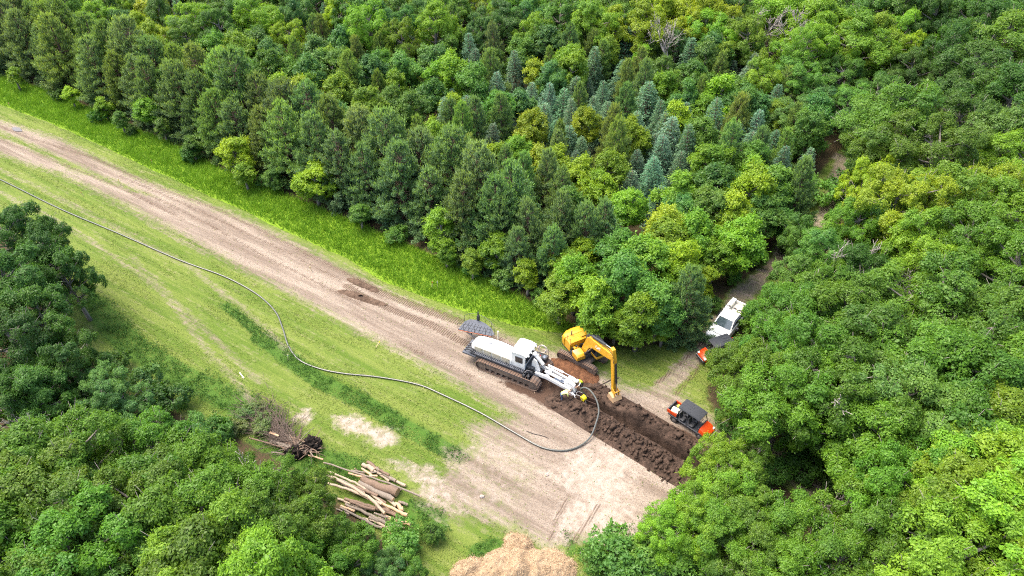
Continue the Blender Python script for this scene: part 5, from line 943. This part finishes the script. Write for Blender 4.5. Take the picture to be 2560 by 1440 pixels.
# ------------------------------------------------------------------ people
SKIN = plain('skin', (.48, .27, .18), .55); JEANS = plain('denim', (.045, .075, .15), .8); HIVIS = plain('hivis_shirt', (.72, .78, .22), .75); HIVIS2 = plain('hivis_yellow', (.62, .78, .03), .75); BOOT = plain('tan_boot', (.30, .20, .11), .8); PALE = plain('pale_sleeve', (.70, .70, .66), .8); DARKT = plain('dark_trousers', (.05, .045, .045), .8); HAT1 = plain('blue_hard_hat', (.28, .50, .72), .35, coat=.3); HAT2 = plain('white_hard_hat', (.75, .75, .74), .35, coat=.3); HAIR = plain('brown_hair', (.06, .035, .02), .8)
def person(loc, deg, J, mats, hat, label):
    """J: joints in the person's frame (x forward, z up); mats: torso, sleeve, legs"""
    names = ['pelvis', 'belly', 'chest', 'neck', 'head', 'headtop'] + [s + q for s in 'LR' for q in ('shoulder', 'elbow', 'wrist', 'hand', 'hip', 'knee', 'ankle', 'toe')]
    rad = dict(pelvis=(.155, .135), belly=(.15, .125), chest=(.17, .13), neck=(.06, .06), head=(.085, .10), headtop=(.07, .08), shoulder=(.075, .075), elbow=(.05, .05), wrist=(.032, .036), hand=(.026, .045), hip=(.095, .10), knee=(.068, .068), ankle=(.05, .05), toe=(.045, .04))
    E_ = [('pelvis', 'belly'), ('belly', 'chest'), ('chest', 'neck'), ('neck', 'head'), ('head', 'headtop')]
    for s in 'LR': E_ += [('chest', s + 'shoulder'), (s + 'shoulder', s + 'elbow'), (s + 'elbow', s + 'wrist'), (s + 'wrist', s + 'hand'), ('pelvis', s + 'hip'), (s + 'hip', s + 'knee'), (s + 'knee', s + 'ankle'), (s + 'ankle', s + 'toe')]
    me = bpy.data.meshes.new('p'); me.from_pydata([J[n] for n in names], [(names.index(a), names.index(b)) for a, b in E_], []); t = bpy.data.objects.new('p', me); COL.objects.link(t)
    sk = t.modifiers.new('s', 'SKIN'); sk.use_smooth_shade = True
    for i, n in enumerate(names): d = me.skin_vertices[0].data[i]; d.radius = rad[n.lstrip('LR') if n[0] in 'LR' else n]; d.use_root = (n == 'pelvis')
    sb = t.modifiers.new('u', 'SUBSURF'); sb.levels = sb.render_levels = 2
    bm = bpy.data.meshes.new_from_object(t.evaluated_get(bpy.context.evaluated_depsgraph_get())); bpy.data.objects.remove(t); bm.name = 'body'
    # five fingers on each hand, rooted in the palm
    import bmesh
    b2 = bmesh.new(); b2.from_mesh(bm); nbase = len(b2.faces); fm = MB()
    for s in 'LR':
        hp, wp = Vector(J[s + 'hand']), Vector(J[s + 'wrist']); d = (hp - wp).normalized(); side = d.cross(Vector((0, 0, 1)) if abs(d.z) < .8 else Vector((1, 0, 0))).normalized(); dn = d.cross(side) * (1 if d.cross(side).z < 0 else -1)
        for k, ln in enumerate((.062, .075, .080, .070)): o0 = hp + side * (.034 - .022 * k); fm.tube([o0, o0 + d * ln * .55 + dn * .012, o0 + d * ln + dn * .045], [.010, .009, .007], 6)
        o0 = wp.lerp(hp, .35) + side * .035; fm.tube([o0, o0 + d * .03 + side * .03, o0 + d * .065 + side * .035 + dn * .02], [.012, .011, .008], 6)
    base = [b2.verts.new(v) for v in fm.v]
    for f in fm.f: b2.faces.new([base[i] for i in f])
    b2.to_mesh(bm); b2.free()
    for m_ in (mats[0], mats[1], mats[2], SKIN, BOOT): bm.materials.append(m_)
    segs = [(Vector(J[a]), Vector(J[b]), a, b) for a, b in E_]
    for i, f in enumerate(bm.polygons):
        f.use_smooth = True; c = f.center
        if i >= nbase: f.material_index = 3; continue
        def dist(sg): a, b = sg[0], sg[1]; d = b - a; t_ = max(0, min(1, (c - a).dot(d) / d.length_squared)); return (c - a - d * t_).length
        sg = min(segs, key=dist); n = sg[3].lstrip('LR') if sg[3][0] in 'LR' else sg[3]
        f.material_index = {'belly': 0, 'chest': 0, 'shoulder': 0, 'elbow': 1, 'wrist': 3, 'hand': 3, 'hip': 2, 'knee': 2, 'ankle': 2, 'toe': 4, 'neck': 3, 'head': 3, 'headtop': 3}[n]
    r_ = empty('person', loc, R(deg)); tag(r_, label, 'person'); link('body', bm, r_)
    hd, tp, nk = Vector(J['head']), Vector(J['headtop']), Vector(J['neck']); up = (tp - nk).normalized(); fw = Vector((1, 0, 0)); fw = (fw - up * fw.dot(up)).normalized(); sd = up.cross(fw); B_ = Matrix((fw, sd, up)).transposed().to_4x4(); B_.translation = hd
    h = MB(); h.m = B_; rings = []
    for t_ in (0, .3, .6, .85, 1): rr = .145 * math.cos(t_ * 1.5); rings.append([(rr * 1.12 * math.cos(a), rr * math.sin(a), .05 + .13 * math.sin(t_ * 1.5)) for a in np.linspace(0, 6.283, 17)[:-1]])
    h.loft(rings); h.loft([[(.165 * math.cos(a) + .03 * max(0, math.cos(a)), .15 * math.sin(a), zz) for a in np.linspace(0, 6.283, 17)[:-1]] for zz in (.045, .06)]); h.build('hard_hat', hat, r_, True)
    f = MB(); f.m = B_; f.loft([[(.09, -.015, .03), (.09, .015, .03), (.085, 0, .045)], [(.125, -.018, -.015), (.125, .018, -.015), (.09, 0, -.005)]]); f.box(.086, .096, -.03, .03, -.055, -.045); f.build('face', SKIN, r_)
    e = MB(); e.m = B_
    for s in (-1, 1): e.box(.092, .10, s * .032 - .012, s * .032 + .012, .008, .02)
    e.build('eyes', HAIR, r_); hr = MB(); hr.m = B_; hr.loft([[(-.03 + .095 * math.cos(a), .092 * math.sin(a), zz) for a in np.linspace(1.2, 5.08, 10)] for zz in (-.06, .06)]); hr.build('hair', HAIR, r_)
    for s in (-1, 1): q = MB(); q.m = B_; q.box(-.02, .02, s * .088 - .012, s * .088 + .012, -.03, .03, .008); q.build('ear', SKIN, r_)
    return r_
BEND = dict(pelvis=(-.22, 0, .92), belly=(-.05, 0, 1.02), chest=(.22, 0, 1.10), neck=(.42, 0, 1.13), head=(.53, 0, 1.12), headtop=(.63, 0, 1.13),
            Lshoulder=(.30, .20, 1.08), Lelbow=(.42, .26, .80), Lwrist=(.58, .18, .62), Lhand=(.65, .15, .56), Rshoulder=(.30, -.20, 1.08), Relbow=(.36, -.26, .80), Rwrist=(.46, -.18, .57), Rhand=(.50, -.15, .49),
            Lhip=(-.20, .11, .86), Lknee=(-.06, .14, .48), Lankle=(-.10, .15, .07), Ltoe=(.10, .17, .04), Rhip=(-.20, -.11, .86), Rknee=(-.12, -.14, .47), Rankle=(-.24, -.15, .07), Rtoe=(-.05, -.17, .04))
zg = float(ground_z(np.array([(4.5, 41.9)]), False)[0])
person((4.42, 41.78, zg + .16), 8, BEND, (HIVIS, HIVIS, JEANS), HAT1, 'worker in pale hi-vis shirt, jeans and light blue hard hat bending beside the plough boom')
LEAN = dict(BEND); LEAN.update(pelvis=(-.2, 0, .96), belly=(-.06, 0, 1.1), chest=(.14, 0, 1.27), neck=(.30, 0, 1.38), head=(.38, 0, 1.43), headtop=(.46, 0, 1.52), Lshoulder=(.20, .2, 1.27), Rshoulder=(.20, -.2, 1.27), Lelbow=(.42, .27, 1.08), Lwrist=(.62, .2, .98), Lhand=(.70, .17, .95), Relbow=(.42, -.27, 1.05), Rwrist=(.60, -.2, .93), Rhand=(.68, -.17, .90), Lhip=(-.18, .11, .9), Rhip=(-.18, -.11, .9))
x, y = g(1447, 958, 1.25); person((x + .18, y + .2, zg + .1), 215, LEAN, (HIVIS2, PALE, DARKT), HAT2, 'worker in bright yellow hi-vis leaning over the far side of the plough boom')
# ------------------------------------------------------------------ log pile
BARKS = [plain('log_bark_grey', (.20, .165, .13), .9, dirt=.4, dirt_col=(.09, .065, .045), scale=8, bump=.8), plain('log_bark_pale', (.34, .27, .195), .85, dirt=.4, dirt_col=(.14, .10, .07), scale=8, bump=.7), plain('log_bark_brown', (.17, .115, .08), .9, dirt=.4, dirt_col=(.08, .055, .04), scale=8, bump=.8), plain('log_stripped', (.46, .30, .18), .75, dirt=.3, scale=8, bump=.5)]
CUT = plain('sawn_wood', (.62, .42, .24), .8, scale=20); CUT2 = plain('weathered_cut', (.42, .25, .13), .8, scale=14)
def c4(u_, v_): return (560 + u_ / 3.789, 980 + v_ / 3.789)
LOGS = (([(1330, 825), (1420, 880), (1640, 965)], .34, .36, 2, 'thickest log of the pile, its sawn end facing the sandy clearing'), ([(945, 668), (1250, 765), (1560, 865), (1870, 990)], .075, .62, 0, 'long slender grey pole lying across the top of the log pile'), ([(1308, 690), (1425, 745)], .19, .2, 1, 'short thick pale log at the upper edge of the pile'), ([(1440, 722), (1540, 790), (1625, 842)], .14, .3, 0, 'grey log at the upper side of the pile under the pole'), ([(1300, 722), (1400, 790)], .1, .35, 3, 'thin stripped log beside the short thick one'),
        ([(1610, 835), (1720, 888)], .13, .2, 1, 'pale log end sticking out past the pole, upper side'), ([(1180, 768), (1300, 800), (1450, 795)], .085, .5, 3, 'orange stripped stick crossing under the pole'), ([(930, 768), (1080, 835), (1230, 915), (1400, 1020), (1525, 1145)], .12, .72, 1, 'long curved pale log running the length of the pile'), ([(985, 868), (1120, 905), (1250, 950), (1500, 1065)], .1, .6, 1, 'pale bent log just below the long curved one'), ([(1280, 860), (1430, 930), (1600, 1030)], .2, .42, 0, 'mossy grey log between the thick log and the curved one'),
        ([(1508, 1062), (1620, 1110), (1730, 1165)], .13, .55, 3, 'split light wood length at the end of the pile'), ([(1150, 1012), (1300, 1058), (1440, 1100), (1560, 1125)], .14, .35, 2, 'brown knotty log in the middle of the pile'), ([(1150, 1062), (1350, 1150), (1540, 1250)], .12, .25, 0, 'grey log low at the camera side of the pile'), ([(1110, 1078), (1240, 1130)], .085, .2, 3, 'short orange stripped stick at the shaded left end of the pile'), ([(1380, 1190), (1520, 1240), (1690, 1335)], .13, .2, 0, 'grey log nearest the camera'),
        ([(1520, 1175), (1620, 1212), (1760, 1255)], .14, .4, 3, 'split pale log with a jagged end by the grass'), ([(1590, 1225), (1665, 1288)], .09, .3, 1, 'thin pale log below the split one'), ([(1600, 1285), (1700, 1332)], .1, .15, 2, 'short brown log at the lower end of the pile'), ([(1620, 1055), (1705, 1112)], .17, .25, 3, 'stout stripped log end beside the split wood'), ([(1540, 1140), (1690, 1190)], .13, .3, 2, 'brown log under the split wood'), ([(1650, 1350), (1690, 1388)], .08, .1, 3, 'small broken stick at the bottom corner of the pile'), ([(1240, 895), (1340, 935), (1450, 985)], .12, .5, 2, 'brown log half covered by the long curved one'), ([(1470, 735), (1560, 788)], .1, .45, 2, 'thin brown log at the upper edge under the pole'), ([(1200, 1040), (1420, 1115)], .11, .5, 2, 'dark brown log on top of the knotty one'), ([(1090, 830), (1200, 880), (1330, 960)], .1, .45, 0, 'grey branch log left of the mossy one'), ([(1420, 1150), (1560, 1190)], .09, .45, 0, 'grey stick lying near the camera side end'))
MORE = []; NM = ('grey', 'pale', 'brown', 'stripped')
for k, (pts, r, z0, bi, lab) in enumerate(LOGS[2:26]):
    if len(pts) >= 2: du, dv = RT.choice(((-55, 30), (45, 38), (-70, 0), (35, -28))); b2 = (bi + 1 + k // 2) % 3; MORE.append(([(a + du + RT.uniform(-14, 14), b + dv + RT.uniform(-14, 14)) for a, b in pts], r * RT.uniform(.6, .85), z0 * .6, b2, f'thin {NM[b2]} log wedged in beside the ' + lab.split(' ', 1)[0] + ' ' + ' '.join(lab.split()[1:4])))
for pts, r, z0, bi, lab in LOGS + tuple(MORE):
    P3 = [(*g(*c4(a, b), z0), z0) for a, b in pts]; P3 = catmull(P3, 4) if len(P3) > 2 else [tuple(np.array(P3[0]) + (np.array(P3[1]) - np.array(P3[0])) * t) for t in np.linspace(0, 1, 5)]
    P3 = [(x + RT.gauss(0, r * .22), y + RT.gauss(0, r * .22), zz + RT.gauss(0, r * .1)) for x, y, zz in P3]; n = len(P3); rs = [r * (.88 + .2 * (i / (n - 1))) * RT.uniform(.86, 1.1) for i in range(n)]; P3 = [(x, y, max(zz, r * .9)) for x, y, zz in P3]
    o = MB().tube(P3, rs, 12, False).build('log', BARKS[bi], None, True); tag(o, lab, 'log', 'felled logs in the pile')
    for a, b, rr in ((P3[0], P3[1], rs[0]), (P3[-1], P3[-2], rs[-1])):
        d = (Vector(a) - Vector(b)).normalized(); MB().cyl(Vector(a) - d * .02, Vector(a) + d * .012, rr * .97, 12).build('cut_end', CUT if bi != 2 else CUT2, o)
# ------------------------------------------------------------------ uprooted stump and brush
x0, y0 = g(757, 1128); rgx = np.random.default_rng(5)
def lump(cx, cy, cz, rx, ry, rz_, seed):
    a = np.linspace(0, np.pi, 20); b = np.linspace(0, 2 * np.pi, 33)[:-1]; A, B = np.meshgrid(a, b, indexing='ij'); D = np.stack([np.sin(A) * np.cos(B), np.sin(A) * np.sin(B), np.cos(A)], -1).reshape(-1, 3)
    k = 1 + .7 * (fbm(D[:, :2] + D[:, 2:] * .7, .8, seed) - .5) + 1.1 * (fbm(D[:, :2] * 1.7 - D[:, 2:], .22, seed + 3) - .5); return D * k[:, None] * (rx, ry, rz_) + (cx, cy, cz)
def lump_faces():
    F = []
    for i in range(19):
        for j in range(32): F.append((i * 32 + j, i * 32 + (j + 1) % 32, (i + 1) * 32 + (j + 1) % 32, (i + 1) * 32 + j))
    return F
sw_ = empty('uprooted_stump', (x0, y0, 0)); tag(sw_, 'uprooted stump with a black soil root plate beside the log pile', 'stump')
for (cx, cy, cz, rx, ry, rz_, sd_) in ((-.45, -.45, .45, .75, .55, .65, 3), (.75, .35, .5, .8, .62, .7, 9)): b = MB(); b.add([tuple(p) for p in lump(cx, cy, cz * .8, rx, ry, rz_ * .8, sd_)], lump_faces()); b.build('root_plate', BLACKSOIL, sw_, True)
for k in range(60):
    a = rgx.uniform(0, 6.28); p = np.array((rgx.choice((-.45, .75)), rgx.uniform(-.5, .4), .5)); d = np.array((math.cos(a), math.sin(a), rgx.uniform(-.1, .5))); L_ = rgx.uniform(.8, 1.5)
    MB().tube(catmull([p, p + d * L_ * .6 + rgx.normal(size=3) * .12, p + d * L_ + rgx.normal(size=3) * .25 - (0, 0, .2)], 3), [.05, .045, .04, .032, .026, .02, .014], 5).build('root', BARKS[2] if k % 3 else BARKS[0], sw_)
for k, (a, b, r, mt) in enumerate(((c4(440, 470), c4(640, 520), .14, 0), (c4(520, 500), c4(660, 545), .12, 0), (c4(640, 430), c4(790, 485), .08, 3), (c4(436, 385), c4(520, 420), .1, 3), (c4(240, 435), c4(600, 540), .06, 2), (c4(800, 600), c4(940, 640), .07, 3), (c4(450, 570), c4(640, 600), .06, 0))):
    A, B = (*g(*a, .4), .4), (*g(*b, .45), .45); o = MB().tube([A, tuple((np.array(A) + np.array(B)) / 2 + (0, 0, .05)), B], [r * .9, r, r], 9).build('broken_trunk', BARKS[mt], None, True); tag(o, ('thick grey trunk piece lying left of the black root plate', 'second grey trunk piece touching the black root plate', 'splintered pale trunk leaning on the root plate', 'pale splintered stub in the brush above the stump', 'long thin brown stem in the brush left of the stump', 'grey broken pole between the stump and the log pile', 'thin grey stem low on the camera side of the stump')[k], 'trunk', 'broken trunks around the uprooted stump')
bp_ = MB()
for k in range(560):
    t = rgx.random(); s = np.array(c4(700, 560)) * (1 - t) + np.array(c4(330, 230)) * t + rgx.normal(size=2) * (6 + 20 * t); p = np.array((*g(*s), .1 + .5 * (1 - t) * rgx.random())); a = math.atan2(g(*c4(330, 230))[1] - g(*c4(700, 560))[1], g(*c4(330, 230))[0] - g(*c4(700, 560))[0]) + rgx.normal() * .8
    d = np.array((math.cos(a), math.sin(a), rgx.uniform(-.05, .45))); L_ = rgx.uniform(.7, 2.4); r = rgx.uniform(.010, .034); bp_.tube([p, p + d * L_ * .5 + rgx.normal(size=3) * .08, p + d * L_ + rgx.normal(size=3) * .2], [r, r * .7, r * .3], 4)
o = bp_.build('brush_pile', plain('brush_twig', (.11, .08, .062), .9)); tag(o, 'tangle of bare brown brush trailing from the uprooted stump', 'brush', kind='stuff')
for px, py, h, sx in ((612, 1035, .8, 1.9), (655, 1062, .7, 1.9), (585, 1070, .9, 1.8), (640, 1020, .6, 2.0)): crown_at('bush', px, py, h, (.095, .150, .045), sx, .5)
# ------------------------------------------------------------------ survey stakes, lath, puddle, stones
STK = plain('pine_lath', (.66, .52, .33), .8); 
def stake(px, py, h, top, label, lean=(0, 0)):
    x, y = g(px, py); z0 = float(ground_z(np.array([(x, y)]))[0]); o = empty('survey_stake', (x, y, z0 - .1)); o.rotation_euler = (lean[0], lean[1], RT.uniform(0, 3)); tag(o, label, 'stake', 'survey stakes along the right of way')
    MB().box(-.03, .03, -.015, .015, 0, h).build('lath', STK, o); MB().box(-.034, .034, -.02, .02, h * .78, h * .97).build('flag_tape', plain('tape_' + top, {'orange': (.85, .25, .04), 'white': (.8, .82, .85), 'yellow': (.75, .6, .1)}[top], .6), o)
stake(1079, 724, 1.3, 'orange', 'orange-topped survey stake in the tall grass', (.1, .1)); stake(1094, 720, 1.2, 'white', 'white-topped survey stake in the tall grass', (0, -.15)); stake(302, 462, 1.1, 'yellow', 'yellow-topped stake between the wheel tracks of the haul road', (.15, -.1)); stake(210, 490, .8, 'orange', 'short orange-topped stake in the grass below the haul road', (.1, -.2)); stake(780, 678, .9, 'yellow', 'pale stake at the edge of the bare road', (0, -.2)); stake(25, 266, .7, 'orange', 'orange-topped stake in the tall grass at the left edge'); stake(720, 900, .9, 'white', 'pale stake in the dark weeds beside the duct bend', (.2, 0)); stake(938, 868, 1.0, 'yellow', 'thin leaning stake at the lower road edge', (.4, -.4)); stake(382, 412, .9, 'orange', 'pale stake at the lower edge of the tall grass')
x, y = g(605, 940); o = MB().box(-.42, .42, -.05, .05, 0, .03, .008).build('board', plain('pale_board', (.75, .68, .52), .7)); o.location = (x, y, float(ground_z(np.array([(x, y)]))[0]) + .06); o.rotation_euler = (.05, .12, R(-48)); tag(o, 'short pale board lying in the grass left of the duct', 'board')
x, y = g(43, 324); pd = [(1.0 * math.cos(a) * RT.uniform(.8, 1.15), .42 * math.sin(a) * RT.uniform(.8, 1.15)) for a in np.linspace(0, 6.283, 20)[:-1]]; m = bpy.data.materials.new('puddle_water'); nt, b = nodes_of(m); b.inputs['Base Color'].default_value = (.10, .085, .07, 1); b.inputs['Roughness'].default_value = .05
o = MB().prism(pd, -.3, 0, 'z').build('puddle', m); o.location = (x, y, float(ground_z(np.array([(x, y)]))[0]) + .07); o.rotation_euler = (0, 0, R(-33)); tag(o, 'small puddle in the wheel track at the left end of the haul road', 'puddle', kind='structure')
STONE = plain('pale_stone', (.42, .36, .31), .9, bump=.5)
for px, py, r, lab in ((1460, 1383, .32, 'pale boulder in the weeds beside the sandy track'), (1205, 1242, .2, 'pale stone lying alone on the bare ground right of the logs'), (1367, 1187, .16, 'small pale stone on the sand left of the bright patch')):
    x, y = g(px, py); b = MB(); b.add([tuple(p) for p in lump(0, 0, r * .25, r * .8, r * .7, r * .5, int(px))], lump_faces()); o = b.build('stone', STONE, None, True); o.location = (x, y, float(ground_z(np.array([(x, y)]))[0])); tag(o, lab, 'stone')
# ------------------------------------------------------------------ a label for every tree, told by its look and the nearest landmark
def pix(x, y, z):
    dz = z - CAM_H; dep = y * math.cos(PITCH) - dz * math.sin(PITCH); return 1280 + FOC * x / dep, 720 - FOC * (y * math.sin(PITCH) + dz * math.cos(PITCH)) / dep
MARKS = (('the biggest blue spruce', 1240, 228), ('the tall bleached snag', 1690, 85), ('the yellow excavator', 1480, 870), ('the white pickup', 1820, 800), ('the woodland track bend', 2090, 400), ('the fan-branched dead tree', 2090, 650), ('the log pile', 930, 1240), ('the mulch heap', 1290, 1400), ('the utility vehicle', 1730, 1045), ('the brown gully', 2010, 1200), ('the uprooted stump', 757, 1128), ('the top left corner', 0, 0), ('the road\'s far end', 0, 340), ('the top right corner', 2560, 0), ('the bottom right corner', 2560, 1440), ('the bottom left corner', 0, 1440), ('the top edge middle', 900, 0), ('the bare bent stems', 160, 1065), ('the stakes in tall grass', 1086, 715), ('the right edge middle', 2560, 720), ('the great oak', 2250, 330), ('the puddle', 43, 324), ('the road ridge', 905, 720))
TINT = {MID: 'mid-green', BRIGHT: 'bright-green', YEL: 'yellow-green', DEEP: 'dark-green', OAKC: 'leaf-green', COOL: 'cool-green', PINEC: 'grey-green', PINEO: 'olive', SPR: 'silvery-blue'}
NOUN = {'oak': 'rounded tree', 'maple': 'young tree', 'bush': 'shrub', 'pine': 'pine', 'spruce': 'spruce'}
CATG = {'oak': 'tree', 'maple': 'tree', 'bush': 'shrub', 'pine': 'pine tree', 'spruce': 'spruce tree'}
GRP = {'oak': 'broadleaf trees of the surrounding woods', 'maple': 'young broadleaf trees of the mixed stand', 'bush': 'shrubs along the wood edges', 'pine': 'pines behind the grass strip', 'spruce': 'blue-green spruces of the stand'}
HM_ = {k: np.median([t[4] for t in TREES if t[1] == k]) for k in KIND}
def spell(n): return ('first', 'second', 'third', 'fourth', 'fifth', 'sixth', 'seventh', 'eighth', 'ninth', 'tenth', 'eleventh', 'twelfth', 'thirteenth', 'fourteenth', 'fifteenth', 'sixteenth')[n]
buck = {}
for o, k, x, y, h, r, col in TREES:
    u, v = pix(x, y, h * .62); nm, mu, mv = min(MARKS, key=lambda m: (m[1] - u) ** 2 + (m[2] - v) ** 2); dx, dy = u - mu, v - mv; d = math.hypot(dx, dy)
    a = int(round(math.degrees(math.atan2(-dy, dx)) / 45)) % 8; way = ('right of', 'upper-right of', 'above', 'upper-left of', 'left of', 'lower-left of', 'below', 'lower-right of')[a]
    far = 'just ' if d < 70 else '' if d < 170 else 'well '
    size = 'tall' if h > HM_[k] * 1.1 else 'small' if h < HM_[k] * .9 else 'mid-sized'
    buck.setdefault(f"{size} {TINT.get(tuple(col), 'dull-green')} {NOUN[k]} {far}{way} {nm}", []).append((u, o, k))
for lab, L in buck.items():
    L.sort(key=lambda t: t[0])
    for i, (u, o, k) in enumerate(L):
        o['label'] = lab if len(L) == 1 else lab + (', ' + spell(min(i, 15)) + ' from left'); o['category'] = CATG[k]; o['group'] = GRP[k]
